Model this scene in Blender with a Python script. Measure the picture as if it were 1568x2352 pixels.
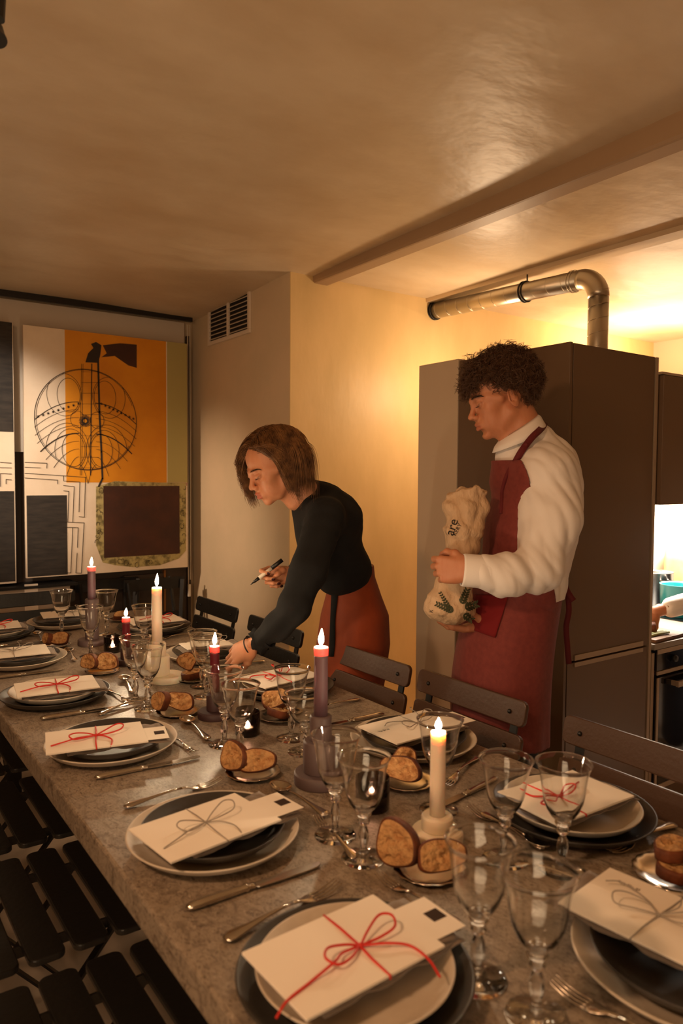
import bpy, bmesh, math, random
import numpy as np
from mathutils import Vector, Matrix, Euler
random.seed(7)
S = bpy.context.scene
COL = S.collection
for o in list(bpy.data.objects):
    bpy.data.objects.remove(o)

# ------------------------------------------------------------ camera
FPX, CX, CY = 1687.4, 784.0, 1176.0
YAW, PITCH, ROLL = [math.radians(a) for a in (35.45, 2.733, .374)]
CAMZ = 1.42
CAM = Vector((0, 0, CAMZ))
FW = Vector((math.sin(YAW)*math.cos(PITCH), math.cos(YAW)*math.cos(PITCH), -math.sin(PITCH)))
_r = Vector((math.cos(YAW), -math.sin(YAW), 0)); _u = _r.cross(FW)
RT = _r*math.cos(ROLL) + _u*math.sin(ROLL)
UP = _u*math.cos(ROLL) - _r*math.sin(ROLL)
cam = bpy.data.objects.new('camera', bpy.data.cameras.new('camera')); COL.objects.link(cam)
cam.matrix_world = Matrix(((RT.x, UP.x, -FW.x, CAM.x), (RT.y, UP.y, -FW.y, CAM.y), (RT.z, UP.z, -FW.z, CAM.z), (0, 0, 0, 1)))
cam.data.sensor_fit = 'VERTICAL'; cam.data.sensor_height = 36; cam.data.sensor_width = 24
cam.data.lens = FPX/2352*36
cam.data.clip_start = .02
cam.data.dof.use_dof = True; cam.data.dof.focus_distance = 2.45; cam.data.dof.aperture_fstop = 4.0
S.camera = cam

# ------------------------------------------------------------ render look, world, lights
S.view_settings.view_transform = 'Standard'; S.view_settings.look = 'None'
S.view_settings.gamma = 1; S.view_settings.use_curve_mapping = False
S.view_settings.exposure = 1.35
S.cycles.use_denoising = True
S.cycles.max_bounces = 18; S.cycles.transmission_bounces = 16; S.cycles.transparent_max_bounces = 24
S.cycles.diffuse_bounces = 5; S.cycles.glossy_bounces = 5
S.cycles.caustics_refractive = True; S.cycles.caustics_reflective = False
S.cycles.sample_clamp_indirect = 4.0; S.cycles.sample_clamp_direct = 0
S.cycles.blur_glossy = .5
w = bpy.data.worlds.new('night'); S.world = w; w.use_nodes = True
w.node_tree.nodes['Background'].inputs[0].default_value = (.02, .015, .01, 1)
w.node_tree.nodes['Background'].inputs[1].default_value = .3

def light(name, kind, loc, aim, power, col, size=.1, spot=60, blend=.5, sizey=None):
    d = bpy.data.lights.new(name, kind); d.energy = power; d.color = col
    if kind == 'AREA':
        d.size = size
        if sizey: d.shape = 'RECTANGLE'; d.size_y = sizey
    else: d.shadow_soft_size = size
    if kind == 'SPOT': d.spot_size = math.radians(spot); d.spot_blend = blend
    o = bpy.data.objects.new(name, d); COL.objects.link(o); o.location = loc
    o.rotation_euler = (Vector(aim)-Vector(loc)).to_track_quat('-Z', 'Y').to_euler()
    o['kind'] = 'helper'
    return o
WARM = (1, .55, .28); AMB = (1, .69, .41); SOFT = (1, .70, .46); NEUT = (1, .84, .68)
# uplights hidden on top of the kitchen units
light('kitchen_uplight', 'POINT', (2.98, 2.78, 1.93), (2.98, 2.86, 2.5), 7.2, AMB, .09)
light('kitchen_uplight', 'AREA', (4.50, 2.72, 2.05), (4.50, 2.80, 2.5), 12, AMB, .25, sizey=.6)
# ceiling spot on the artwork, spot washing the vent wall, lamp over the table
light('art_spot', 'SPOT', (.15, 3.05, 2.40), (.80, 4.38, 1.55), 50, NEUT, .05, 42, .8)
light('wall_spot', 'SPOT', (-.9, 3.9, 2.1), (2.0, 4.20, 1.00), 80, SOFT, .06, 34, .95)
light('table_lamp_light', 'AREA', (-.75, .80, 2.26), (1.3, 1.5, 1.0), 8.2, WARM, .20)
light('room_glow', 'AREA', (-.9, -.6, 1.2), (.2, .8, 2.7), 8.5, AMB, 1.2)
light('hob_light', 'AREA', (3.70, 2.02, 1.29), (3.70, 2.12, .7), 24, NEUT, 1.3, sizey=.2)

# ------------------------------------------------------------ helpers
def at(px, py, depth):
    return CAM + (FW + RT*((px-CX)/FPX) - UP*((py-CY)/FPX))*depth
def onz(px, py, z=.75):
    d = FW + RT*((px-CX)/FPX) - UP*((py-CY)/FPX)
    return CAM + d*((z-CAMZ)/d.z)
def tag(o, label=None, cat=None, group=None, kind=None):
    if label: o['label'] = label
    if cat: o['category'] = cat
    if group: o['group'] = group
    if kind: o['kind'] = kind
    return o
def empty(name, loc=(0, 0, 0), rz=0, label=None, cat=None, group=None):
    o = bpy.data.objects.new(name, None); COL.objects.link(o)
    o.location = loc; o.rotation_euler = (0, 0, rz); o.empty_display_size = .05
    return tag(o, label, cat, group)
def mesh_obj(name, bm, mats, parent=None, smooth=False, bevel=0, sub=0, loc=None, seg=2):
    me = bpy.data.meshes.new(name)
    if isinstance(bm, bmesh.types.BMesh):
        bmesh.ops.recalc_face_normals(bm, faces=bm.faces[:])
        bm.to_mesh(me); bm.free()
    else:
        me.from_pydata(*bm); me.update()
    if not isinstance(mats, (list, tuple)): mats = [mats]
    for m in mats: me.materials.append(m)
    if smooth:
        me.polygons.foreach_set('use_smooth', [True]*len(me.polygons))
    o = bpy.data.objects.new(name, me); COL.objects.link(o)
    if parent: o.parent = parent
    if loc is not None: o.location = loc
    if bevel:
        b = o.modifiers.new('b', 'BEVEL'); b.width = bevel; b.segments = seg; b.limit_method = 'ANGLE'; b.angle_limit = .7
    if sub:
        s = o.modifiers.new('s', 'SUBSURF'); s.levels = s.render_levels = sub
    return o
def copy_tree(o, parent=None):
    c = o.copy(); COL.objects.link(c)
    if parent: c.parent = parent
    for ch in o.children: copy_tree(ch, c)
    return c
def box(bm, lo, hi, mi=0, M=None):
    lo, hi = Vector(lo), Vector(hi)
    v = [bm.verts.new((x, y, z)) for x in (lo.x, hi.x) for y in (lo.y, hi.y) for z in (lo.z, hi.z)]
    if M is not None:
        for a in v: a.co = M @ a.co
    for f in ((0, 1, 3, 2), (4, 6, 7, 5), (0, 4, 5, 1), (2, 3, 7, 6), (0, 2, 6, 4), (1, 5, 7, 3)):
        bm.faces.new([v[i] for i in f]).material_index = mi
    return v
def bar(bm, a, b, wx, wy, up=(0, 0, 1), mi=0):
    a, b = Vector(a), Vector(b); z = (b-a); L = z.length; z.normalize()
    u = Vector(up); x = u.cross(z)
    if x.length < 1e-4: x = Vector((1, 0, 0)).cross(z)
    x.normalize(); y = z.cross(x)
    M = Matrix((x, y, z)).transposed().to_4x4(); M.translation = a
    return box(bm, (-wx/2, -wy/2, 0), (wx/2, wy/2, L), mi, M)
def lathe(bm, prof, n=48, lobe=None, c=(0, 0, 0), mi=0, close=True, M=None):
    c = Vector(c); rings = []
    for k, (r, z) in enumerate(prof):
        if r < 1e-5:
            v = bm.verts.new(c+Vector((0, 0, z))); rings.append([v]*n); continue
        ring = []
        for i in range(n):
            a = 2*math.pi*i/n
            rr = r*(1+(lobe(k, z, a) if lobe else 0))
            ring.append(bm.verts.new(c+Vector((rr*math.cos(a), rr*math.sin(a), z))))
        rings.append(ring)
    if M is not None:
        for v in {v for r in rings for v in r}: v.co = M @ v.co
    for k in range(len(rings)-1):
        A, B = rings[k], rings[k+1]
        for i in range(n):
            j = (i+1) % n
            vs = []
            for v in (A[i], A[j], B[j], B[i]):
                if v not in vs: vs.append(v)
            if len(vs) > 2:
                try: bm.faces.new(vs).material_index = mi
                except ValueError: pass
    if close:
        for R_ in (rings[0], rings[-1]):
            if R_[0] is not R_[1]: bm.faces.new(R_).material_index = mi
def tube(bm, pts, r, n=8, mi=0, closed=False):
    pts = [Vector(p) for p in pts]; rings = []
    rr = r if callable(r) else (lambda t: r)
    prev = None
    for i, p in enumerate(pts):
        t = (pts[min(i+1, len(pts)-1)]-pts[max(i-1, 0)]).normalized()
        if prev is None:
            u = t.cross(Vector((0, 0, 1)))
            if u.length < 1e-3: u = t.cross(Vector((1, 0, 0)))
        else: u = prev - t*prev.dot(t)
        u.normalize(); prev = u; v = t.cross(u); q = rr(i/max(1, len(pts)-1))
        rings.append([bm.verts.new(p+(u*math.cos(2*math.pi*k/n)+v*math.sin(2*math.pi*k/n))*q) for k in range(n)])
    for A, B in zip(rings[:-1], rings[1:]):
        for k in range(n):
            bm.faces.new((A[k], A[(k+1) % n], B[(k+1) % n], B[k])).material_index = mi
    bm.faces.new(rings[0]).material_index = mi; bm.faces.new(rings[-1]).material_index = mi
def spline(pts, n=8):
    P = [Vector(p) for p in pts]; P = [P[0]*2-P[1]]+P+[P[-1]*2-P[-2]]; out = []
    for i in range(1, len(P)-2):
        for k in range(n):
            t = k/n; a, b, c, d = P[i-1:i+3]
            out.append(.5*((2*b)+(c-a)*t+(2*a-5*b+4*c-d)*t*t+(3*b-a-3*c+d)*t**3))
    out.append(P[-2]); return out
def prism(bm, pts, z0, z1, mi=0):
    A = [bm.verts.new((x, y, z0)) for x, y in pts]; B = [bm.verts.new((x, y, z1)) for x, y in pts]
    bm.faces.new(A).material_index = mi; bm.faces.new(B).material_index = mi
    for i in range(len(A)):
        j = (i+1) % len(A); bm.faces.new((A[i], A[j], B[j], B[i])).material_index = mi

# ------------------------------------------------------------ materials
def rgb(r, g, b): # sRGB 0-255 -> linear
    return tuple(((c/255+.055)/1.055)**2.4 if c > 10 else c/255/12.92 for c in (r, g, b))
MATS = {}
def mat(name, col, rough=.6, metal=0, col2=None, scale=8, bump=0, bscale=60, sss=0, spec=.5, stretch=None, mixlo=.35, mixhi=.65, detail=6, coat=0, sheen=0, **kw):
    if name in MATS: return MATS[name]
    m = bpy.data.materials.new(name); m.use_nodes = True; N = m.node_tree.nodes; L = m.node_tree.links
    b = N['Principled BSDF']; MATS[name] = m
    b.inputs['Base Color'].default_value = (*col, 1); b.inputs['Roughness'].default_value = rough
    b.inputs['Metallic'].default_value = metal; b.inputs['Specular IOR Level'].default_value = spec
    if coat: b.inputs['Coat Weight'].default_value = coat; b.inputs['Coat Roughness'].default_value = .3
    if sheen: b.inputs['Sheen Weight'].default_value = sheen
    if sss:
        b.inputs['Subsurface Weight'].default_value = sss; b.inputs['Subsurface Radius'].default_value = kw.get('srad', (1, .4, .2))
        b.inputs['Subsurface Scale'].default_value = kw.get('sscale', .01)
    co = N.new('ShaderNodeTexCoord'); mp = N.new('ShaderNodeMapping'); L.new(co.outputs['Object'], mp.inputs[0])
    if stretch: mp.inputs['Scale'].default_value = stretch
    if col2:
        n = N.new('ShaderNodeTexNoise'); n.inputs['Scale'].default_value = scale; n.inputs['Detail'].default_value = detail
        n.inputs['Roughness'].default_value = .6; L.new(mp.outputs[0], n.inputs[0])
        r = N.new('ShaderNodeValToRGB'); r.color_ramp.elements[0].position = mixlo; r.color_ramp.elements[1].position = mixhi
        r.color_ramp.elements[0].color = (*col, 1); r.color_ramp.elements[1].color = (*col2, 1)
        L.new(n.outputs[0], r.inputs[0]); L.new(r.outputs[0], b.inputs['Base Color'])
    if bump:
        n2 = N.new('ShaderNodeTexNoise'); n2.inputs['Scale'].default_value = bscale; n2.inputs['Detail'].default_value = 4
        L.new(mp.outputs[0], n2.inputs[0])
        bu = N.new('ShaderNodeBump'); bu.inputs['Strength'].default_value = bump; bu.inputs['Distance'].default_value = kw.get('bdist', .01)
        L.new(n2.outputs[0], bu.inputs['Height']); L.new(bu.outputs[0], b.inputs['Normal'])
    return m
PL = mat('plaster_cream', rgb(220, 198, 168), .5, col2=rgb(208, 190, 160), scale=2.2, bump=.25, bscale=5, spec=.35, bdist=.02)
PLC = mat('plaster_ceiling', rgb(218, 200, 172), .42, col2=rgb(200, 178, 146), scale=1.6, bump=.35, bscale=3.2, spec=.45, bdist=.03, stretch=(1, 1.6, 1))
PLY = mat('plaster_yellow', rgb(226, 196, 142), .45, col2=rgb(214, 186, 132), scale=2.6, bump=.3, bscale=4, spec=.35, bdist=.02, stretch=(1.4, 1.4, .6))
PLG = mat('paint_grey_white', rgb(204, 184, 160), .6, bump=.05, bscale=200)
FLO = mat('floor_concrete', rgb(226, 214, 200), .45, col2=rgb(206, 194, 180), scale=3)
def stone():
    m = mat('table_stone', rgb(150, 130, 112), .40, bump=.35, bscale=60, bdist=.003); N = m.node_tree.nodes; L = m.node_tree.links; b = N['Principled BSDF']
    co = N.new('ShaderNodeTexCoord'); mp = N.new('ShaderNodeMapping'); mp.inputs['Scale'].default_value = (1.8, 1, 1); mp.inputs['Rotation'].default_value = (0, 0, .5); L.new(co.outputs['Object'], mp.inputs[0])
    prev = None
    for sc, dist, lo, hi, c, f in ((3.2, .6, .35, .7, rgb(172, 156, 138), .55), (24, 1.8, .46, .66, rgb(92, 78, 66), .7), (64, 2.4, .51, .66, rgb(64, 48, 36), .8), (48, 2.2, .58, .70, rgb(202, 188, 168), .5)):
        n = N.new('ShaderNodeTexNoise'); n.inputs['Scale'].default_value = sc; n.inputs['Detail'].default_value = 9; n.inputs['Distortion'].default_value = dist; n.inputs['Roughness'].default_value = .62; L.new(mp.outputs[0], n.inputs[0])
        r = N.new('ShaderNodeMapRange'); r.inputs[1].default_value = lo; r.inputs[2].default_value = hi; r.inputs[4].default_value = f; L.new(n.outputs[0], r.inputs[0])
        x = N.new('ShaderNodeMix'); x.data_type = 'RGBA'; x.inputs[6].default_value = (*rgb(146, 132, 116), 1); x.inputs[7].default_value = (*c, 1); L.new(r.outputs[0], x.inputs[0])
        if prev: L.new(prev, x.inputs[6])
        prev = x.outputs[2]
    L.new(prev, b.inputs['Base Color']); return m
STONE = stone()
STEDGE = mat('table_stone_edge', rgb(150, 136, 122), .5, col2=rgb(122, 106, 92), scale=5, bump=.1)
BLK = mat('black_painted_wood', rgb(20, 19, 18), .42, bump=.08, bscale=90, spec=.5)
BRNK = mat('dark_brown_painted_wood', rgb(76, 52, 36), .40, bump=.08, bscale=90)
BLKM = mat('black_metal', rgb(24, 23, 22), .4, spec=.5)
CABD = mat('cabinet_taupe', rgb(106, 84, 64), .38, spec=.5, bump=.02, bscale=400)
CABL = mat('cabinet_edge_trim', rgb(170, 150, 128), .4)
GALV = mat('galvanised_duct', rgb(196, 188, 172), .36, 1, bump=.03, bscale=30)
RUB = mat('black_rubber', rgb(20, 18, 16), .6)
SILV = mat('polished_silver', rgb(205, 196, 184), .17, 1, bump=.03, bscale=40, bdist=.002)
STEEL = mat('brushed_steel', rgb(170, 170, 168), .25, 1)
CREAMC = mat('cream_stoneware', rgb(216, 204, 188), .42, col2=rgb(200, 186, 168), scale=14, spec=.4)
DARKC = mat('dark_stoneware', rgb(66, 62, 58), .38, col2=rgb(50, 46, 42), scale=14, spec=.5)
PAPER = mat('cream_card', rgb(246, 236, 222), .75, spec=.2)
PAPER2 = mat('card_fold_shade', rgb(214, 198, 172), .8, spec=.2)
INK = mat('ink_black', rgb(30, 26, 24), .6)
NAPK = mat('taupe_linen', rgb(128, 112, 98), .9, bump=.3, bscale=500, bdist=.001, sheen=.3)
REDS = mat('red_waxed_cord', rgb(206, 38, 24), .5)
GRYS = mat('grey_thread', rgb(150, 140, 128), .6)
WAXW = mat('ivory_wax', rgb(248, 228, 208), .45, sss=.8, sscale=.014, srad=(1, .62, .5))
WAXP = mat('mauve_wax', rgb(112, 84, 92), .45, sss=.6, sscale=.012, srad=(1, .25, .3))
WAXR = mat('burgundy_wax', rgb(104, 20, 36), .4, sss=.8, sscale=.012, srad=(1, .1, .15))
WAXT = mat('melted_wax_flame_glow', rgb(250, 150, 150), .3, sss=1, sscale=.015, srad=(1, .3, .3))  # pale pink paints the flame's glow into the melted candle tops
CERW = mat('white_candle_base', rgb(236, 220, 196), .5, sss=.4, sscale=.01)
CERP = mat('mauve_candle_base', rgb(92, 76, 76), .55)
CERD = mat('dark_plum_candle_base', rgb(60, 40, 42), .55)
CRUST = mat('bread_crust', rgb(122, 62, 26), .7, col2=rgb(70, 32, 14), scale=30, bump=.5, bscale=80, bdist=.004)
CRUMB = mat('bread_crumb', rgb(206, 160, 106), .85, col2=rgb(172, 120, 72), scale=60, bump=1.0, bscale=90, bdist=.012, mixlo=.46, mixhi=.68)
def emis(name, col, st):
    m = bpy.data.materials.new(name); m.use_nodes = True; N = m.node_tree.nodes; L = m.node_tree.links
    N.remove(N['Principled BSDF']); e = N.new('ShaderNodeEmission'); e.inputs[0].default_value = (*col, 1); e.inputs[1].default_value = st
    L.new(e.outputs[0], N['Material Output'].inputs[0]); return m
FLAME = emis('candle_flame', (1, .74, .46), 270)
def glass_thin(name, tint=(1, 1, 1), ior=1.5, rough=.02, boost=1.0):
    m = bpy.data.materials.new(name); m.use_nodes = True; N = m.node_tree.nodes; L = m.node_tree.links
    N.remove(N['Principled BSDF'])
    t = N.new('ShaderNodeBsdfTransparent'); t.inputs[0].default_value = (*tint, 1)
    g = N.new('ShaderNodeBsdfGlossy'); g.inputs['Roughness'].default_value = rough
    f = N.new('ShaderNodeLayerWeight'); f.inputs[0].default_value = .5
    pw = N.new('ShaderNodeMath'); pw.operation = 'POWER'; pw.inputs[1].default_value = 3.8; L.new(f.outputs['Facing'], pw.inputs[0])
    mu = N.new('ShaderNodeMath'); mu.operation = 'MULTIPLY_ADD'; mu.use_clamp = True; mu.inputs[1].default_value = .95*boost; mu.inputs[2].default_value = .05; L.new(pw.outputs[0], mu.inputs[0])
    x = N.new('ShaderNodeMixShader'); L.new(mu.outputs[0], x.inputs[0]); L.new(t.outputs[0], x.inputs[1]); L.new(g.outputs[0], x.inputs[2])
    rf = N.new('ShaderNodeBsdfGlass'); rf.inputs['IOR'].default_value = 1.45; rf.inputs['Roughness'].default_value = .0; rf.inputs[0].default_value = (*tint, 1)
    y = N.new('ShaderNodeMixShader'); y.inputs[0].default_value = .08; L.new(x.outputs[0], y.inputs[1]); L.new(rf.outputs[0], y.inputs[2])
    L.new(y.outputs[0], N['Material Output'].inputs[0]); return m
def glass_real(name, tint=(1, 1, 1)):
    m = bpy.data.materials.new(name); m.use_nodes = True; N = m.node_tree.nodes; L = m.node_tree.links
    N.remove(N['Principled BSDF']); g = N.new('ShaderNodeBsdfGlass'); g.inputs['IOR'].default_value = 1.5; g.inputs['Roughness'].default_value = 0; g.inputs[0].default_value = (*tint, 1)
    L.new(g.outputs[0], N['Material Output'].inputs[0]); return m
GLT = glass_real('clear_glass', (.985, .985, .98))
GLD = glass_thin('smoked_glass', (.26, .20, .19), 1.5, .05)
GLS = mat('solid_crystal', (1, 1, 1), .02); GLS.node_tree.nodes['Principled BSDF'].inputs['Transmission Weight'].default_value = 1
GLS.node_tree.nodes['Principled BSDF'].inputs['IOR'].default_value = 1.5
# ------------------------------------------------------------ room shell
CK = CAMZ+1.05           # kitchen ceiling
def zc(y): return CAMZ+1.045+.0325*(3.28-y)   # the main ceiling rises a little towards the camera
def struct(name, bm, m, **k):
    o = mesh_obj(name, bm, m, **k); o['kind'] = 'structure'; return o
bm = bmesh.new(); box(bm, (-3, -2.2, -.1), (5.5, 5.2, 0)); struct('floor', bm, FLO)
# main ceiling (gently uneven plaster), kitchen ceiling
bm = bmesh.new(); nx, ny = 60, 70; g = []
for i in range(nx+1):
    for j in range(ny+1):
        x = -3+(2.14+3)*i/nx; y = -2.2+(4.62+2.2)*j/ny
        z = zc(y)+.006*math.sin(x*2.1+.6)*math.sin(y*1.7)+.003*math.sin(x*5.3+y*3.1)
        e = min(1, (2.14-x)/.35); z -= .012*(1-e)**2*0
        g.append(bm.verts.new((x, y, z)))
for i in range(nx):
    for j in range(ny):
        k = i*(ny+1)+j; bm.faces.new((g[k], g[k+1], g[k+ny+2], g[k+ny+1]))
r = bmesh.ops.extrude_face_region(bm, geom=bm.faces[:])
for v in r['geom']:
    if isinstance(v, bmesh.types.BMVert): v.co.z = 2.95
struct('ceiling', bm, PLC, smooth=False)
bm = bmesh.new(); box(bm, (2.22, -2.2, CK), (5.5, 3.4, 2.95)); struct('ceiling', bm, PLC)
# plastered beam between the two ceilings
bm = bmesh.new()
ys = [-2.2, -1, 0, 1.28, 2.2, 2.8, 3.1, 3.285]
pr = []
for y in ys:
    zt = zc(y)+.02; zb = CAMZ+1.0155+.0065*(3.28-y)
    pr.append([bm.verts.new((x, y, z)) for x, z in ((2.137, zt), (2.139, zb+.010), (2.146, zb+.002), (2.155, zb), (2.228, zb), (2.236, zb+.006), (2.24, 2.9), (2.137, 2.9))])
for A, B in zip(pr[:-1], pr[1:]):
    for i in range(8): bm.faces.new((A[i], A[(i+1) % 8], B[(i+1) % 8], B[i]))
bm.faces.new(pr[0]); bm.faces.new(pr[-1])
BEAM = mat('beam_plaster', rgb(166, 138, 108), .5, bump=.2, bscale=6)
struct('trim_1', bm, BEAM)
# walls
bm = bmesh.new(); box(bm, (-3, 4.5, 0), (2.0, 4.62, 2.95)); struct('wall_back', bm, PL)
bm = bmesh.new(); box(bm, (2.0, 3.28, 0), (2.14, 4.62, 2.95)); struct('wall_vent', bm, PL)
bm = bmesh.new(); box(bm, (2.001, 3.275, 0), (5.4, 3.40, 2.95)); struct('wall_yellow', bm, PLY)
bm = bmesh.new(); box(bm, (5.28, -2.2, 0), (5.4, 3.275, 2.95)); struct('wall_right', bm, PLG)
bm = bmesh.new(); box(bm, (-3.12, -2.2, 0), (-3, 4.62, 2.95)); struct('wall_left', bm, PL)
bm = bmesh.new(); box(bm, (-3.12, -2.32, 0), (5.4, -2.2, 2.95)); struct('wall_front', bm, PL)
# pillar left of the tall unit
bm = bmesh.new(); box(bm, (2.217, 2.27, 0), (2.33, 2.52, 1.923)); struct('wall_pillar', bm, PLG, bevel=.004)
# ceiling conduit strip
bm = bmesh.new(); box(bm, (2.93, 1.2, CK-.022), (3.03, 3.275, CK+.01)); struct('trim_2', bm, PL)
# lintel strip and blind head on the picture wall
bm = bmesh.new(); box(bm, (-3, 4.36, CAMZ+1.018), (1.985, 4.44, CAMZ+1.03)); box(bm, (-3, 4.385, CAMZ+.975), (1.955, 4.41, CAMZ+1.02), 1)
struct('trim_3', bm, [PL, BLKM])
# roller blind behind the pictures, dark niche under and beside it
BLIND = mat('blind_fabric', rgb(196, 184, 168), .85)
t = empty('roller_blind', (0, 4.45, 0), 0, 'pale roller blind hanging behind the leaning paintings, cord at its right side', 'blind')
bm = bmesh.new(); box(bm, (-.6, -.004, CAMZ+.13), (1.925, .004, CAMZ+.975)); mesh_obj('blind_fabric', bm, BLIND, t)
bm = bmesh.new(); tube(bm, [(1.936, -.03, CAMZ+.96), (1.936, -.03, .72)], .0035, 6); tube(bm, [(1.952, -.03, CAMZ+.96), (1.950, -.03, .75)], .0035, 6); mesh_obj('pull_cord', bm, BLIND, t)
bm = bmesh.new(); box(bm, (1.932, -.038, .64), (1.950, -.022, .72)); mesh_obj('cord_weight', bm, PAPER, t, bevel=.003)
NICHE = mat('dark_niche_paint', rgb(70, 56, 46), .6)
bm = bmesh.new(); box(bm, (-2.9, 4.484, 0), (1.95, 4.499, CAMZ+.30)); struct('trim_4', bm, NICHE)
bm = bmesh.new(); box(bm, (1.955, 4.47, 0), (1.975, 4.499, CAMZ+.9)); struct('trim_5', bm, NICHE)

# air vent
t = empty('air_vent', (2.0, 3.96, 2.36), 0, 'white slatted ventilation grille high on the wall above the woman', 'vent')
WHT = mat('white_lacquer', rgb(222, 208, 190), .4); DKV = mat('vent_cavity', rgb(30, 26, 22), .9)
bm = bmesh.new(); x0, x1 = -.016, -.001
for a, b, c, d in ((-.27, -.135, .27, -.112), (-.27, .112, .27, .135), (-.27, -.112, -.247, .112), (.247, -.112, .27, .112), (-.011, -.112, .011, .112)):
    box(bm, (x0, a, b), (x1, c, d))
mesh_obj('vent_frame', bm, WHT, t, bevel=.002)
bm = bmesh.new(); box(bm, (-.004, -.247, -.112), (-.001, .247, .112)); mesh_obj('vent_backing', bm, DKV, t)
for k in range(9):
    z = -.1+k*.025
    for s in (-1, 1):
        bm = bmesh.new(); M = Matrix.Translation((-.009, s*.129, z)) @ Matrix.Rotation(math.radians(-38), 4, 'Y')
        box(bm, (-.009, -.117, -.0012), (.009, .117, .0012), 0, M); mesh_obj('slat', bm, WHT, t)

# ------------------------------------------------------------ paintings (canvases leaning on the low shelf)
CANV = mat('raw_canvas', rgb(232, 214, 190), .8, col2=rgb(222, 202, 176), scale=4, bump=.1, bscale=300)
ORNG = mat('orange_paint', rgb(222, 146, 24), .55, col2=rgb(206, 128, 16), scale=3)
OLIV = mat('olive_paint', rgb(172, 158, 98), .7); CHAR = mat('charcoal_paint', rgb(32, 27, 23), .75, col2=rgb(52, 45, 38), scale=10, stretch=(1, 1, 6))
BRWN = mat('brown_paint', rgb(72, 34, 16), .6, col2=rgb(54, 24, 12), scale=8); MOSS = mat('moss_print', rgb(176, 160, 104), .8, col2=rgb(112, 100, 60), scale=26, mixlo=.45, mixhi=.6)
MAUV = mat('mauve_paint', rgb(168, 128, 110), .7); LINE = mat('drawn_ink', rgb(44, 32, 22), .7)
def rect(bm, x0, z0, x1, z1, mi, lift=.0008):
    box(bm, (x0, -.0282-lift, z0), (x1, -.027, z1), mi)
def stroke(bm, pts, wd, mi, lift=.0022):
    for a, b in zip(pts[:-1], pts[1:]):
        a, b = Vector((a[0], 0, a[1])), Vector((b[0], 0, b[1])); d = (b-a)
        if d.length < 1e-5: continue
        n = Vector((-d.z, 0, d.x)).normalized()*wd/2; e = d.normalized()*wd*.3
        q = [a-e+n, b+e+n, b+e-n, a-e-n]
        A = [bm.verts.new((p.x, -.0275, p.z)) for p in q]; B = [bm.verts.new((p.x, -.0282-lift, p.z)) for p in q]
        bm.faces.new(A).material_index = mi; bm.faces.new(B).material_index = mi
        for i in range(4): bm.faces.new((A[i], A[(i+1) % 4], B[(i+1) % 4], B[i])).material_index = mi
PM = [CANV, ORNG, OLIV, CHAR, BRWN, MOSS, MAUV, LINE]
# px -> painting coordinates (plane y = 4.38)
def pp(zx, zy):   # coordinates in an enlarged view of the photo, used only to lay out the drawing on the canvas
    px, py = zx/3.267, 640+zy/3.267
    d = FW + RT*((px-CX)/FPX) - UP*((py-CY)/FPX); p = CAM+d*(4.352/d.y)
    return (p.x, p.z)
t = empty('painting', (0, 4.38, 0), 0, 'large canvas with orange block, circular ink drawing and brown square', 'painting')
bm = bmesh.new(); box(bm, (.938, -.028, CAMZ-.578), (1.902, 0, CAMZ+.826)); 
rect(bm, 1.160, CAMZ-.042, 1.764, CAMZ+.8262, 1, .0004); rect(bm, 1.770, CAMZ-.042, 1.9015, CAMZ+.826, 2, .0006)
rect(bm, 1.44, CAMZ-.062, 1.9, CAMZ-.043, 6, .0004)
rect(bm, .944, CAMZ-.572, 1.162, CAMZ-.115, 3)
prism_pts = [pp(*q) for q in ((720, 1560), (860, 1520), (1395, 1535), (1395, 2040), (1340, 2100), (1200, 2150), (1000, 2165), (860, 2150), (770, 2130), (720, 2000))]
A = [bm.verts.new((x, -.0275, z)) for x, z in prism_pts]; B = [bm.verts.new((x, -.0288, z)) for x, z in prism_pts]
bm.faces.new(A).material_index = 5; bm.faces.new(B).material_index = 5
for i in range(len(A)): bm.faces.new((A[i], A[(i+1) % len(A)], B[(i+1) % len(A)], B[i])).material_index = 5
x0, z0 = pp(780, 2095); x1, z1 = pp(1345, 1555); rect(bm, x0, z0, x1, z1, 4, .0014)
# generic drawing: a circle crossed by arcs, an upright band
c = pp(655, 1060); rr = (pp(1035, 1060)[0]-pp(272, 1060)[0])/2
def arc(cx, cz, rx, rz, a0, a1, wd, n=40):
    stroke(bm, [(cx+rx*math.cos(math.radians(a0+(a1-a0)*k/n)), cz+rz*math.sin(math.radians(a0+(a1-a0)*k/n))) for k in range(n+1)], wd, 7)
arc(c[0], c[1], rr, rr, 0, 360, .0035, 80); arc(c[0], c[1], rr*.97, rr*.985, 20, 330, .0018, 70)
def arc2(x_, z_, rx, rz):
    run = []
    for k in range(61):
        p = (x_+rx*math.cos(k*math.pi/30), z_+rz*math.sin(k*math.pi/30))
        if (p[0]-c[0])**2+(p[1]-c[1])**2 < rr*rr: run.append(p)
        else:
            if len(run) > 1: stroke(bm, run, .002, 7)
            run = []
    if len(run) > 1: stroke(bm, run, .002, 7)
for s in (-1, 1):
    for (ox, oz, rx, rz) in ((.16, .17, .12, .15), (.13, .17, .08, .12), (.14, -.22, .15, .19), (.12, -.22, .11, .15), (.1, -.22, .08, .12), (.07, .0, .05, .06)):
        arc2(c[0]+s*ox*.8, c[1]+oz*.8, rx*.8, rz*.8)
for k in range(9):
    hh = .10-k*.045; wdt = math.sqrt(max(0, rr*rr-(hh-.05)**2))
    for s in (-1, 1):
        stroke(bm, [(c[0]+s*(.05+(wdt-.05)*q/12), c[1]+hh-.11*(q/12)**2) for q in range(13)], .0062 if k == 4 else (.004 if k == 0 else .0018), 7)
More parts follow.
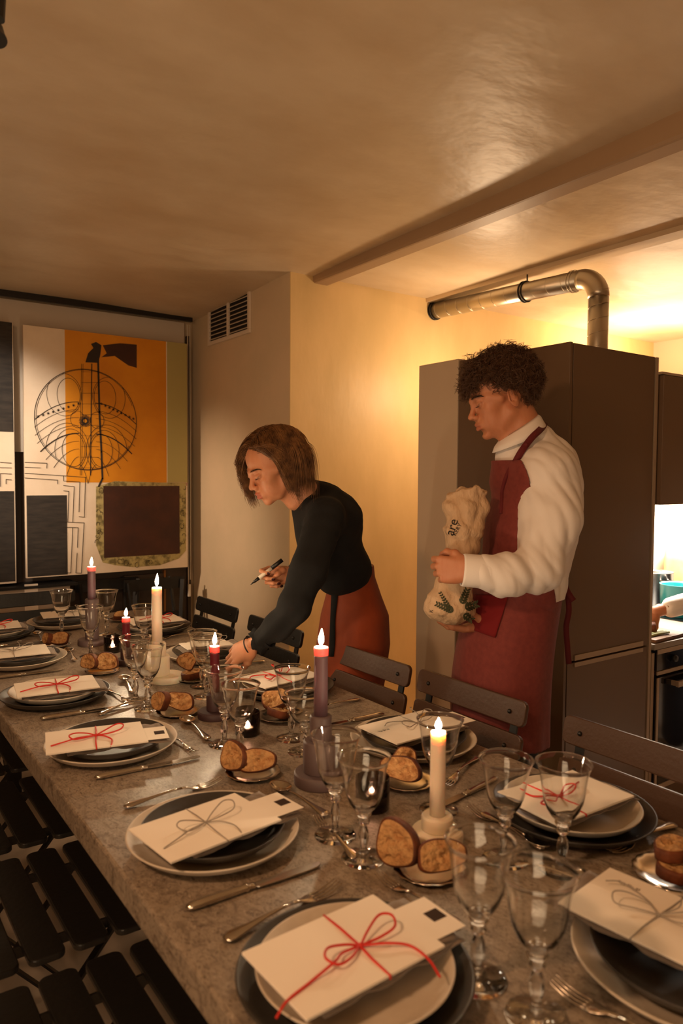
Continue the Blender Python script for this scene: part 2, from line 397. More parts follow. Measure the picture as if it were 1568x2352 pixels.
for zx, wd in ((600, .002), (612, .002), (678, .0055), (600, .0015)):
    a, b = pp(zx+10, 640), pp(zx, 1475); stroke(bm, [a, b], wd, 7)
stroke(bm, [pp(735, 600), pp(745, 1000), pp(760, 1300), pp(768, 1500), pp(740, 1560)], .011, 7)
for k in range(10):
    a, b = pp(608, 700+k*80), pp(740, 700+k*80); stroke(bm, [a, b], .0014, 7)
# dark carved-looking head of the band
hd = [pp(*q) for q in ((640, 628), (660, 560), (700, 520), (682, 490), (720, 476), (760, 500), (750, 580), (735, 632))]
A = [bm.verts.new((x, -.0275, z)) for x, z in hd]; B = [bm.verts.new((x, -.031, z)) for x, z in hd]
bm.faces.new(A).material_index = 7; bm.faces.new(B).material_index = 7
for i in range(len(A)): bm.faces.new((A[i], A[(i+1) % len(A)], B[(i+1) % len(A)], B[i])).material_index = 7
cl = [pp(*q) for q in ((760, 590), (800, 560), (770, 500), (850, 490), (900, 485), (1025, 495), (1025, 670), (960, 650), (860, 580))]
A = [bm.verts.new((x, -.0275, z)) for x, z in cl]; B = [bm.verts.new((x, -.0295, z)) for x, z in cl]
bm.faces.new(A).material_index = 4; bm.faces.new(B).material_index = 4
for i in range(len(A)): bm.faces.new((A[i], A[(i+1) % len(A)], B[(i+1) % len(A)], B[i])).material_index = 4
cs = pp(638, 1068)
for k in range(24):
    a = k*math.pi/12; stroke(bm, [(cs[0]+.012*math.cos(a), cs[1]+.012*math.sin(a)), (cs[0]+.034*math.cos(a), cs[1]+.034*math.sin(a))], .004, 7)
for q in range(9):   # little stars along the arc
    for (ax, ay) in ((285+q*38, 1035-q*12), (760+q*30, 940+q*14)):
        s = pp(ax, ay)
        for k in range(3):
            a = k*math.pi/3+.3; stroke(bm, [(s[0]-.007*math.cos(a), s[1]-.007*math.sin(a)), (s[0]+.007*math.cos(a), s[1]+.007*math.sin(a))], .0028, 7)
def maze(P, wd=.0028): stroke(bm, [pp(*q) for q in P], wd, 7)
maze([(185, 1378), (352, 1385), (350, 1422)]); maze([(185, 1415), (302, 1420)]); maze([(185, 1460), (640, 1490), (632, 1790), (592, 1786)])
maze([(185, 1495), (432, 1512), (432, 1540)]); maze([(476, 1482), (476, 1518), (598, 1526), (592, 1750)]); maze([(476, 1552), (556, 1560), (545, 1828)])
maze([(476, 1592), (516, 1596), (508, 1822)]); maze([(470, 1825), (630, 1832), (610, 2210), (568, 2208), (578, 2060)]); maze([(470, 1865), (586, 1868), (580, 2018)])
maze([(470, 1902), (502, 1904), (496, 2018)]); maze([(545, 1868), (530, 2208), (460, 2206)]); maze([(496, 2060), (488, 2206)]); maze([(460, 2170), (488, 2172)])
random.seed(3)
for _ in range(26):   # curling ink scribbles on the moss print
    zx, zy = random.choice([(random.uniform(725, 765), random.uniform(1560, 2080)), (random.uniform(1350, 1385), random.uniform(1560, 2040)), (random.uniform(800, 1320), random.uniform(2110, 2150))])
    a0 = random.uniform(0, 360); p = pp(zx, zy); r0 = random.uniform(.006, .014); arc(p[0], p[1], r0, r0*1.3, a0, a0+random.uniform(160, 320), .0018, 12)
mesh_obj('canvas', bm, PM, t)
# second painting, cut by the frame edge
t = empty('painting', (0, 4.38, 0), 0, 'tall canvas with charcoal blocks and maze lines, cut by the left photo edge', 'painting')
bm = bmesh.new(); box(bm, (-.05, -.028, CAMZ-.60), (.885, 0, CAMZ+.83))
rect(bm, -.04, CAMZ+.235, .882, CAMZ+.83, 3, .001); rect(bm, -.04, CAMZ-.59, .88, CAMZ-.09, 3, .001)
maze([(0, 1378), (85, 1384)]); maze([(0, 1418), (85, 1420)]); maze([(3, 1560), (3, 1462), (85, 1466)]); maze([(45, 1540), (45, 1506), (85, 1510)])
mesh_obj('canvas', bm, PM, t)

# low shelf / radiator cover under the paintings
t = empty('low_cabinet', (0, 4.30, 0), 0, 'low white cabinet under the paintings with a paler upright strip', 'cabinet')
SHW = mat('cabinet_white', rgb(176, 164, 150), .6); SHL = mat('cabinet_strip', rgb(236, 224, 208), .6)
bm = bmesh.new(); box(bm, (-.4, 0, .06), (1.16, .18, .79)); mesh_obj('body', bm, SHW, t, bevel=.003)
bm = bmesh.new(); box(bm, (-.42, -.012, .79), (1.20, .18, .805)); mesh_obj('top_board', bm, BLKM, t)
bm = bmesh.new(); box(bm, (.915, -.006, .06), (.985, 0, .815)); mesh_obj('panel_strip', bm, SHL, t)
bm = bmesh.new(); box(bm, (-.4, -.006, .655), (.9, 0, .665)); box(bm, (.99, -.006, .655), (1.16, 0, .665)); mesh_obj('trim_rail', bm, CABL, t)
# wooden framed board and folded chairs in the niche
t = empty('framed_board', (1.78, 4.47, 0), 0, 'grey board with thin wooden edge leaning under the large painting', 'board')
bm = bmesh.new(); box(bm, (-.26, -.02, .005), (0, 0, .80)); mesh_obj('board', bm, NICHE, t)
bm = bmesh.new(); box(bm, (0, -.028, .005), (.012, 0, .82)); mesh_obj('edge_strip', bm, mat('oak_edge', rgb(150, 96, 40), .5), t)
def folded_chair(x, rz, label, y=4.40):
    t = empty('folded_chair', (x, y, 0), rz, label, 'chair', 'folded chairs leaning under the painting')
    for s in (-1, 1):
        bm = bmesh.new(); bar(bm, (s*.17, -.05, 0), (s*.10, .03, .80), .022, .012); mesh_obj('leg', bm, BLKM, t)
        bm = bmesh.new(); bar(bm, (s*.10, -.07, 0), (s*.17, .0, .78), .022, .012); mesh_obj('leg', bm, BLKM, t)
    bm = bmesh.new()
    for k in range(4): bar(bm, (-.17, -.03+k*.008, .30+k*.085), (.17, -.03+k*.008, .30+k*.085), .012, .065)
    mesh_obj('seat', bm, BLKM, t)
    bm = bmesh.new(); bar(bm, (-.19, .02, .76), (.19, .02, .76), .014, .07); mesh_obj('back_slat', bm, BLKM, t)
folded_chair(1.41, .0, 'black folded chair left of another folded one, under the large painting')
folded_chair(1.66, .0, 'black folded chair beside the wooden-edged board under the large painting', 4.27)

# track spot in the ceiling corner
t = empty('track_spot', at(-10, 20, 1.42), 0, 'black ceiling spotlight peeking in at the top left corner', 'lamp')
p0 = t.location.copy()
bm = bmesh.new(); a, b = at(-8, -30, 1.42)-p0, at(-12, 42, 1.42)-p0; tube(bm, [a, b], .018, 20); mesh_obj('lamp_body', bm, BLKM, t, smooth=False)
bm = bmesh.new(); a, b = at(-10, 62, 1.42)-p0, at(-6, 92, 1.41)-p0
tube(bm, spline([a, (a+b)/2+Vector((0, 0, -.002)), b], 4), lambda u: .013+.005*u, 20); mesh_obj('lamp_head', bm, BLKM, t)
bm = bmesh.new(); tube(bm, [Vector((0, 0, .01)), Vector((0, 0, zc(p0.y)-p0.z+.002))], .006, 8); mesh_obj('stem', bm, BLKM, t)

# ------------------------------------------------------------ kitchen
YF = 1.70
def front(px, py, y=YF):
    d = FW + RT*((px-CX)/FPX) - UP*((py-CY)/FPX); return CAM+d*(y/d.y)
t = empty('tall_cabinet', (2.217, YF, 0), 0, 'tall taupe fridge cabinet behind the curly-haired man', 'cabinet')
ZT = 1.910; ZS = .7385
bm = bmesh.new(); box(bm, (0, .022, .08), (.56, .56, ZT)); mesh_obj('body', bm, CABD, t, bevel=.001)
bm = bmesh.new(); box(bm, (-.003, -.002, .0), (.012, .56, ZT+.002)); mesh_obj('side_panel', bm, CABD, t, bevel=.001)
bm = bmesh.new(); box(bm, (.020, 0, ZS+.004), (.535, .020, ZT)); d = mesh_obj('door', bm, CABD, t, bevel=.001)
bm = bmesh.new(); box(bm, (.06, -.004, ZS+.004), (.50, 0, ZS+.024)); mesh_obj('door_handle', bm, CABL, d)
bm = bmesh.new(); box(bm, (.020, 0, .09), (.535, .020, ZS-.004)); d = mesh_obj('door', bm, CABD, t, bevel=.001)
bm = bmesh.new(); box(bm, (.06, -.004, ZS-.020), (.50, 0, ZS-.004)); mesh_obj('door_handle', bm, CABL, d)
bm = bmesh.new(); box(bm, (.545, -.001, 0), (.562, .5, ZT)); mesh_obj('end_panel', bm, CABL, t)
# run to the right: base unit with oven, worktop, upper unit
t = empty('base_cabinet', (2.785, YF, 0), 0, 'taupe base cabinet holding the oven right of the tall cabinet', 'cabinet')
bm = bmesh.new(); box(bm, (0, .03, .0), (2.2, .6, .715)); mesh_obj('body', bm, CABD, t)
bm = bmesh.new(); box(bm, (0, -.001, .0), (.02, .03, .70)); mesh_obj('side_panel', bm, CABL, t)
bm = bmesh.new(); box(bm, (.66, -.001, .09), (1.26, .028, .70)); mesh_obj('door', bm, CABD, t)
bm = bmesh.new(); box(bm, (1.27, -.001, .09), (1.87, .028, .70)); mesh_obj('door', bm, CABD, t)
t = empty('worktop', (2.785, YF, .715), 0, 'thin pale kitchen worktop above the oven', 'worktop')
bm = bmesh.new(); box(bm, (0, -.012, 0), (2.2, .6, .025)); mesh_obj('slab', bm, mat('worktop_grey', rgb(150, 140, 128), .35), t, bevel=.002)
bm = bmesh.new(); box(bm, (.55, .06, .025), (1.15, .54, .030)); mesh_obj('hob_glass', bm, mat('black_hob_glass', rgb(10, 12, 16), .08), t)
t = empty('oven', (2.81, YF-.004, 0), 0, 'built-in oven with dark glass door and rail handle', 'oven')
OVG = mat('oven_black_glass', rgb(22, 20, 22), .06, spec=.8)
bm = bmesh.new(); box(bm, (0, -.006, .625), (.60, .03, .712)); mesh_obj('control_panel', bm, OVG, t)
bm = bmesh.new(); box(bm, (0, -.009, .695), (.60, -.004, .714)); box(bm, (0, -.009, .607), (.60, -.004, .622)); mesh_obj('trim_strip', bm, CABL, t)
bm = bmesh.new(); lathe(bm, [(0, 0), (.014, 0), (.016, .012), (.013, .02), (0, .02)], 20, M=Matrix.Translation((.115, -.006, .665)) @ Matrix.Rotation(math.pi/2, 4, 'X')); mesh_obj('knob', bm, BLKM, t, smooth=True)
bm = bmesh.new(); box(bm, (0, -.006, .13), (.60, .03, .595)); d = mesh_obj('oven_door', bm, OVG, t)
bm = bmesh.new(); box(bm, (0, -.010, .13), (.014, -.004, .595)); box(bm, (0, -.010, .12), (.6, -.004, .14)); mesh_obj('door_frame', bm, CABL, d)
bm = bmesh.new(); box(bm, (.10, -.045, .55), (.52, -.033, .572)); box(bm, (.11, -.04, .55), (.12, 0, .57)); box(bm, (.50, -.04, .55), (.51, 0, .57)); mesh_obj('handle', bm, CABL, d)
t = empty('upper_cabinet', (2.785, YF-.02, 0), 0, 'taupe wall cabinet above the lit worktop at the right edge', 'cabinet')
bm = bmesh.new(); box(bm, (0, .022, 1.315), (2.2, .42, 1.84)); mesh_obj('body', bm, CABD, t)
for k in range(3):
    bm = bmesh.new(); box(bm, (.003+k*.6, 0, 1.315), (.597+k*.6, .020, 1.84)); mesh_obj('door', bm, CABD, t, bevel=.001)
bm = bmesh.new(); box(bm, (-.01, .0, 1.842), (2.2, .44, 1.852)); mesh_obj('top_edge', bm, CABL, t)
bm = bmesh.new(); box(bm, (2.785, 2.303, 0), (4.98, 2.36, 1.80)); struct('wall_backsplash', bm, PLG)

# extract duct
t = empty('extract_duct', (2.92, 2.09, 0), 0, 'galvanised spiral duct bending down behind the tall cabinet', 'duct')
R0 = .046; zt, z1_ = 2.345, 2.405
el = [Vector((0, 0, 1.86)), Vector((0, 0, 2.0)), Vector((0, 0, zt-.10))]
for k in range(1, 9):
    a = k*math.pi/2/8; el.append(Vector((0, .10*(1-math.cos(a)), zt-.10+.10*math.sin(a))))
bm = bmesh.new(); tube(bm, el[:3], R0, 40)
for k in range(7):    # spiral seam
    z = 1.86+k*.062
    tube(bm, [Vector((R0*1.0*math.cos(u), R0*1.0*math.sin(u), z+.062*u/6.283)) for u in np.linspace(0, 6.283, 30)], .0013, 4)
mesh_obj('upright_pipe', bm, GALV, t, smooth=True)
bm = bmesh.new(); tube(bm, el[2:], lambda u: R0+.002, 40); mesh_obj('elbow', bm, GALV, t, smooth=True)
bm = bmesh.new(); a, b = Vector((0, .10, zt)), Vector((.075, 1.185, z1_)); tube(bm, [a, b], R0, 40)
dv = (b-a).normalized(); sx = Vector((1, 0, 0)); sz = dv.cross(sx)
for k in range(11):
    s0 = .06+k*.095
    tube(bm, [a+dv*(s0+.05*u/6.283)+(sx*math.cos(u)+sz*math.sin(u))*R0 for u in np.linspace(0, 6.283, 30)], .0013, 4)
mesh_obj('long_pipe', bm, GALV, t, smooth=True)
for s0, hang in ((.34, True), (1.07, False), (.03, None)):
    c0 = a+dv*s0; bm = bmesh.new()
    for off in (0, .018):
        tube(bm, [c0+dv*off+(sx*math.cos(u)+sz*math.sin(u))*(R0+.004) for u in np.linspace(0, 6.283, 32)], .0045 if hang is not None else .002, 6)
    if hang: tube(bm, [c0+Vector((0, 0, R0)), c0+Vector((0, 0, R0+.05)), Vector((c0.x, c0.y, CK-2.0+1.998))], .004, 6)
    mesh_obj('clamp_ring', bm, RUB if hang is not None else GALV, t, smooth=True)

# things on the worktop at the right edge
ZW = .741
t = empty('steel_pot', (3.61, 2.19, ZW), 0, 'tall brushed steel stockpot on the worktop', 'pot')
bm = bmesh.new(); lathe(bm, [(0, 0), (.082, 0), (.086, .004), (.086, .185), (.090, .19), (.084, .19), (.082, .18), (.082, .01), (0, .01)], 48, close=False); mesh_obj('pot_body', bm, STEEL, t, smooth=True)
bm = bmesh.new(); tube(bm, spline([(-.06, -.062, .15), (-.07, -.10, .15), (-.03, -.115, .15), (-.02, -.083, .15)], 6), .005, 8); mesh_obj('handle', bm, STEEL, t, smooth=True)
t = empty('teal_pot', (3.475, 1.97, ZW), 0, 'teal enamel pot in front of the paper bag at the right edge', 'pot')
TEAL = mat('teal_enamel', rgb(20, 112, 120), .25)
bm = bmesh.new(); lathe(bm, [(0, 0), (.085, 0), (.095, .01), (.1, .155), (.104, .16), (.098, .16), (.092, .15), (.088, .01), (0, .008)], 48, close=False); mesh_obj('pot_body', bm, TEAL, t, smooth=True)
bm = bmesh.new(); tube(bm, spline([(.02, -.095, .13), (.05, -.14, .13), (.09, -.11, .13), (.08, -.06, .13)], 6), .006, 8); mesh_obj('handle', bm, TEAL, t, smooth=True)
KRAFT = mat('kraft_paper', rgb(196, 160, 112), .85, col2=rgb(176, 138, 92), scale=9)
t = empty('paper_bag', (3.88, 2.21, ZW), .2, 'kraft paper bag standing against the kitchen wall', 'bag')
bm = bmesh.new(); v = box(bm, (-.10, -.05, 0), (.10, .05, .29)); bmesh.ops.subdivide_edges(bm, edges=bm.edges[:], cuts=4, use_grid_fill=True)
for q in bm.verts: q.co += Vector((math.sin(q.co.z*40+q.co.x*20)*.006, math.sin(q.co.x*40+q.co.z*25)*.008, 0))
mesh_obj('bag_body', bm, KRAFT, t, smooth=True)
t = empty('leafy_sprig', (3.73, 2.07, ZW), 0, 'sprig of green leaves between teal pot and paper bag', 'plant')
LEAF = mat('leaf_green', rgb(84, 104, 52), .6)
bm = bmesh.new(); st = spline([(0, 0, 0), (.01, -.01, .12), (.04, -.02, .2), (.09, -.03, .25)], 6); tube(bm, st, .002, 6); mesh_obj('stem', bm, LEAF, t)
bm = bmesh.new()
for k, p in enumerate(st[6:]):
    for s in (-1, 1):
        a = k*1.3+s; q = p+Vector((math.cos(a)*.018, -.006, math.sin(a)*.018))
        M = Matrix.Translation(q) @ Euler((a, a*.7, a)).to_matrix().to_4x4() @ Matrix.Diagonal((.014, .008, .002, 1))
        bmesh.ops.create_icosphere(bm, subdivisions=2, radius=1, matrix=M)
mesh_obj('leaves', bm, LEAF, t, smooth=True)
t = empty('cutting_board', (2.93, 1.80, ZW), .05, 'wooden board under the scallions on the worktop', 'board')
bm = bmesh.new(); box(bm, (-.13, -.10, 0), (.13, .12, .014)); mesh_obj('slab', bm, mat('board_wood', rgb(120, 80, 44), .5, col2=rgb(96, 60, 30), scale=6), t, bevel=.003)
for k, wh in enumerate(('nearest the worktop edge', 'between two others on the wooden board', 'farthest from the worktop edge')):
    bm = bmesh.new(); tube(bm, [(-.10, 0, 0), (0, .004, .001), (.07, .0, 0)], lambda u: .006-.001*u, 10); ob = mesh_obj('scallion', bm, mat('scallion', rgb(196, 200, 150), .5, col2=rgb(90, 120, 60), scale=5, stretch=(3, 1, 1)), None, smooth=True)
    ob.location = (2.90, 1.735+k*.014, ZW+.0205); tag(ob, 'green and white scallion ' + wh, 'vegetable', 'scallions on the wooden board')
# ------------------------------------------------------------ dining table
ZT0 = .75
t = empty('dining_table', (.87, 1.9, 0), 0, 'long stone-topped dining table set for a dinner by candlelight', 'table')
bm = bmesh.new(); box(bm, (-.468, -1.66, .697), (.47, 1.66, .75)); mesh_obj('tabletop', bm, STONE, t, bevel=.005)
for sy in (-1, 1):
    for sx in (-1, 1):
        bm = bmesh.new(); box(bm, (sx*.20-.03, sy*1.52-.03, 0), (sx*.20+.03, sy*1.52+.03, .697)); mesh_obj('leg', bm, BLKM, t, bevel=.002)

# ------------------------------------------------------------ bistro chairs
def rslat(bm, L, W, T, M, r=.018):
    # slat with rounded ends: length along local x, width along local y
    pts = []
    for cx_, cy_, a0 in ((L/2-r, W/2-r, 0), (-L/2+r, W/2-r, 90), (-L/2+r, -W/2+r, 180), (L/2-r, -W/2+r, 270)):
        for k in range(6):
            a = math.radians(a0+90*k/5); pts.append((cx_+r*math.cos(a), cy_+r*math.sin(a)))
    A = [bm.verts.new(M @ Vector((x, y, -T/2))) for x, y in pts]; B = [bm.verts.new(M @ Vector((x, y, T/2))) for x, y in pts]
    bm.faces.new(A); bm.faces.new(B)
    for i in range(len(A)): bm.faces.new((A[i], A[(i+1) % len(A)], B[(i+1) % len(A)], B[i]))
def chair(loc, rz, label, m=BLK, group=None, W=.43):
    # faces +x; seat slats run along y
    t = empty('folding_chair', loc, rz, label, 'chair', group)
    lean = math.radians(12)
    def bp(z): return Vector((-.19-(z-.45)*math.tan(lean), 0, z))
    for z, nm in ((.787, 0), (.697, 1)):
        bm = bmesh.new(); M = Matrix.Translation(bp(z)+Vector((.012, 0, 0))) @ Matrix.Rotation(-lean, 4, 'Y') @ Matrix(((0, 0, 1, 0), (1, 0, 0, 0), (0, 1, 0, 0), (0, 0, 0, 1)))
        rslat(bm, W, .070, .014, M); s = mesh_obj('back_slat', bm, m, t, bevel=.003)
        for q in (-1, 1):
            bm = bmesh.new(); bmesh.ops.create_icosphere(bm, subdivisions=2, radius=.0065, matrix=Matrix.Translation(bp(z)+Vector((.020, q*(W/2-.052), 0)))); mesh_obj('bolt', bm, BLKM, s, smooth=True)
    for q in (-1, 1):
        y = q*(W/2-.045)
        bm = bmesh.new(); bar(bm, bp(.82)+Vector((-.002, y, 0)), Vector((.22, y, 0)), .006, .024, (1, 0, 0)); bm.free()
        bm = bmesh.new(); bar(bm, bp(.815)+Vector((0, y, 0)), bp(.45)+Vector((0, y, 0)), .024, .006, (1, 0, 0)); bar(bm, bp(.45)+Vector((0, y, 0)), (.20, y, 0), .024, .006, (1, 0, 0)); mesh_obj('leg', bm, BLKM, t)
        y2 = q*(W/2-.062)
        bm = bmesh.new(); bar(bm, (.17, y2, .44), (-.20, y2, 0), .022, .006, (1, 0, 0)); mesh_obj('leg', bm, BLKM, t)
        bm = bmesh.new(); bar(bm, (-.20, q*(W/2-.075), .436), (.21, q*(W/2-.075), .436), .006, .022, (0, 0, 1)); mesh_obj('seat_rail', bm, BLKM, t)
    for k in range(5):
        bm = bmesh.new(); M = Matrix.Translation((.185-k*.088, 0, .452)) @ Matrix(((0, 1, 0, 0), (1, 0, 0, 0), (0, 0, 1, 0), (0, 0, 0, 1)))
        rslat(bm, W+.02, .072, .014, M); mesh_obj('seat_slat', bm, m, t, bevel=.003)
    for z, x in ((.12, -.12), (.10, .13)):
        bm = bmesh.new(); tube(bm, [(x, -W/2+.05, z), (x, W/2-.05, z)], .004, 8); mesh_obj('stretcher', bm, BLKM, t, smooth=True)
    return t
# right-hand side: backs towards the vent wall (chair faces -x)
for y, lab, m, dx in ((3.18, 'black folding chair nearest the vent wall, far end of the right side', BLK, .02),
                  (2.60, 'black folding chair under the outstretched arm of the woman', BLK, 0),
                  (1.962, 'black folding chair in front of the rust skirt of the woman', BRNK, .0),
                  (1.500, 'brown-black folding chair in front of the red apron of the man', BRNK, .01),
                  (.955, 'brown folding chair at the right edge of the photo, below the oven', BRNK, .02)):
    chair((1.265+dx, y, 0), math.pi, lab, m)
# far head of the table
chair((.86, 3.70, 0), -math.pi/2, 'black folding chair at the far head of the table, below the paintings', BLK, W=.46)
# left-hand side: only the slatted seats show beside the table edge
for y, lab in ((1.215, 'black folding chair with its slatted seat at the bottom left, nearest the camera'),
               (1.72, 'black folding chair second from the camera on the left side of the table'),
               (2.225, 'black folding chair third from the camera on the left side of the table'),
               (2.76, 'black folding chair at the left edge, fourth from the camera'),
               (3.27, 'black folding chair on the left side by the far corner of the table')):
    chair((.345, y, 0), 0, lab, BLK)

# ------------------------------------------------------------ tableware builders
def plate(x, y, z, r, m, label, cat='plate'):
    bm = bmesh.new(); k = r/.155
    lathe(bm, [(0, 0), (.098*k, 0), (.118*k, .003), (.142*k, .012), (.1545*k, .0235), (.1565*k, .0255), (.1552*k, .027), (.1525*k, .0262), (.1385*k, .0150), (.116*k, .0068), (.09*k, .0058), (0, .0058)], 96, close=False)
    o = mesh_obj('dinner_plate' if r > .14 else 'starter_plate', bm, m, None, smooth=True, loc=(x, y, z)); return tag(o, label, cat)
def napkin(x, y, z, rz, lw, label, sd=0):
    bm = bmesh.new(); L, W = lw; rnd = random.Random(sd)
    for l in range(4):     # four folded layers, edges wavy
        n, mm = 26, 10; ph = rnd.uniform(0, 6); G = []
        for i in range(n+1):
            for j in range(mm+1):
                u, v = i/n-.5, j/mm-.5
                zz = .0022*l+.0022*math.sin(u*16+ph)*(abs(v)*2)**2+.0012*math.sin(u*37+ph*2+v*5)
                sag = -.006*max(0, abs(u)*2-.8)
                G.append(bm.verts.new((u*(L-.006*l+rnd.uniform(-.001, .001)), v*(W-.004*l)+.0018*math.sin(u*22+ph), max(0, zz+.002)+sag*0)))
        top = [bm.faces.new((G[i*(mm+1)+j], G[(i+1)*(mm+1)+j], G[(i+1)*(mm+1)+j+1], G[i*(mm+1)+j+1])) for i in range(n) for j in range(mm)]
        r_ = bmesh.ops.extrude_face_region(bm, geom=top)
        for v in r_['geom']:
            if isinstance(v, bmesh.types.BMVert): v.co.z += .0016
    o = mesh_obj('linen_napkin', bm, NAPK, None, smooth=True, loc=(x, y, z)); o.rotation_euler.z = rz
    return tag(o, label, 'napkin')
def ribbon(P, z=.0006): return [Vector((a, b, z+(c if True else 0))) for a, b, c in P]
def card(x, y, z, rz, cord, label, tagx=.0, size=(.222, .148), writing=False, loops=0, tail=0, crease=.55, bx=0.02, by=0, tilt=0):
    """folded menu card tied with a cord; local x = long side"""
    L, W = size
    t = empty('menu_card', (x, y, z), rz, label, 'card'); t.rotation_euler = (tilt, 0, rz)
    bm = bmesh.new(); box(bm, (-L/2, -W/2, 0), (L/2, W/2, .0018)); box(bm, (-L/2, -W/2, .0022), (L/2, W/2*.12, .0034)); 
    v = box(bm, (-L/2, W/2*.10, .0022), (L/2, W/2, .0036)); mesh_obj('folded_sheet', bm, PAPER, t, bevel=.0003)
    if tagx:
        bm = bmesh.new(); M = Matrix.Translation((L/2-.02+tagx, -.012, -.0016)) @ Matrix.Rotation(-.03, 4, 'Z')
        box(bm, (-.05, -.043, 0), (.05, .043, .0008), 0, M); box(bm, (.020, -.012, .0008), (.044, .012, .0011), 1, M); mesh_obj('place_card', bm, [PAPER, mat('printed_dark_square', rgb(66, 54, 48), .9, spec=.1)], t)
    rr = .0011 if cord is GRYS else .0017
    zt = .0040
    bm = bmesh.new()
    tube(bm, [(bx-.004, -W/2-.001, -.001), (bx-.004, -W/2-.002, .003), (bx-.003, -W/4, zt+.001), (bx, by, zt+.002), (bx+.003, W/4, zt+.001), (bx+.004, W/2+.002, .003), (bx+.004, W/2+.001, -.001)], rr, 8)
    z1 = zt+.003; a = loops
    lp = lambda q: spline([Vector((bx+i[0], by+i[1], z1+i[2])) for i in q], 10)
    up = .012 if cord is REDS else .016
    tube(bm, lp([(0, 0, 0), (.022, .012, up*.5), (.050, .022+a, up), (.064, .012+a, up), (.056, -.004+a, up*.6), (.030, -.006, up*.3), (.002, 0, 0)]), rr, 8)
    tube(bm, lp([(0, 0, 0), (-.020, .008, up*.4), (-.046, .010-a, up*.8), (-.060, -.004-a, up*.8), (-.050, -.018-a, up*.4), (-.026, -.014, up*.2), (-.002, 0, 0)]), rr, 8)
    if tail == 0:
        tube(bm, lp([(0, 0, 0), (.018, -.018, .002), (.032, -.038, -.001), (.030, -.062, -.003), (.026, -.074, -.006)]), rr, 8)
        tube(bm, lp([(0, 0, 0), (-.040, -.012, .003), (-.070, -.022, .001), (-.100, -.030, -.002)]), rr, 8)
    elif tail == 1:
        tube(bm, lp([(0, 0, 0), (.030, -.022, .003), (.052, -.040, .0), (.055, -.070, -.003), (.048, -.098, -.008)]), rr, 8)
        tube(bm, lp([(0, 0, 0), (-.03, .0, .002), (-.050, -.010, .004), (-.090, -.016, -.001), (-.130, -.024, -.003), (-.150, -.030, -.012)]), rr, 8)
    else:
        tube(bm, lp([(0, 0, 0), (.02, .02, .012), (.015, .045, .022), (.03, .055, .02)]), rr, 8)
        tube(bm, lp([(0, 0, 0), (-.03, .02, .004), (-.07, .03, .006), (-.09, .02, .004)]), rr, 8)
    bmesh.ops.create_icosphere(bm, subdivisions=2, radius=rr*2.2, matrix=Matrix.Translation((bx, by, z1)))
    mesh_obj('cord_bow', bm, cord, t, smooth=True)
    if writing:
        bm = bmesh.new(); X0, Y0 = writing
        rn = random.Random(int(X0*1000)); q = []; xx = 0
        for k in range(26): q.append(Vector((X0+xx, Y0+.0055*math.sin(k*1.9)*(.5+rn.random()*.6), .0039))); xx += .0011 if k % 9 else .004
        tube(bm, q, .00035, 4); mesh_obj('handwritten_name', bm, INK, t)
    return t
def loft(bm, secs, n=12, M=None):
    """secs: (x, y, z, width, thickness)"""
    rings = []
    for x, y, z, wd, th in secs:
        rings.append([bm.verts.new((x, y+wd/2*math.cos(2*math.pi*k/n), z+th/2*math.sin(2*math.pi*k/n))) for k in range(n)])
    for A, B in zip(rings[:-1], rings[1:]):
        for k in range(n): bm.faces.new((A[k], A[(k+1) % n], B[(k+1) % n], B[k]))
    bm.faces.new(rings[0]); bm.faces.new(rings[-1])
def place2(t, h, tip):
    """put a piece whose local x runs handle -> tip from h to tip"""
    d = Vector(tip)-Vector(h); t.location = h; t.rotation_euler = (0, -math.atan2(d.z, math.hypot(d.x, d.y)), math.atan2(d.y, d.x))
def knife(h, ang, label, z=.7505, L=.245):
    t = empty('dinner_knife', (h[0], h[1], z), ang, label, 'knife'); k = L/.245
    bm = bmesh.new(); loft(bm, [(0, 0, .006, .004, .003), (.003, 0, .006, .012, .008), (.010, 0, .0065, .0175, .0115), (.03, 0, .0065, .0185, .012), (.07, 0, .0062, .0165, .011), (.098, 0, .006, .0135, .0105), (.101, 0, .006, .0165, .0125), (.104, 0, .006, .0165, .0125), (.106, 0, .006, .012, .009), (.112, 0, .006, .0115, .008), (.114, 0, .006, .0145, .0085), (.118, 0, .006, .014, .006)], 16)
    mesh_obj('handle', bm, SILV, t, smooth=True)
    bm = bmesh.new(); pts = [(.116, -.004), (.122, -.0085), (.16, -.0100), (.205, -.0100), (.232, -.0080), (.243, -.0020), (.245, .004), (.240, .0075), (.16, .0085), (.116, .006)]
    prism(bm, pts, .0045, .0062); mesh_obj('blade', bm, SILV, t, bevel=.0006)
    return t
HND = [(0, 0, .005, .006, .003), (.004, 0, .0052, .019, .005), (.012, 0, .0056, .0235, .0055), (.024, 0, .006, .0205, .0055), (.045, 0, .0072, .0125, .005), (.075, 0, .0095, .0080, .0045), (.100, 0, .0110, .0064, .0042), (.118, 0, .0105, .0064, .0042)]
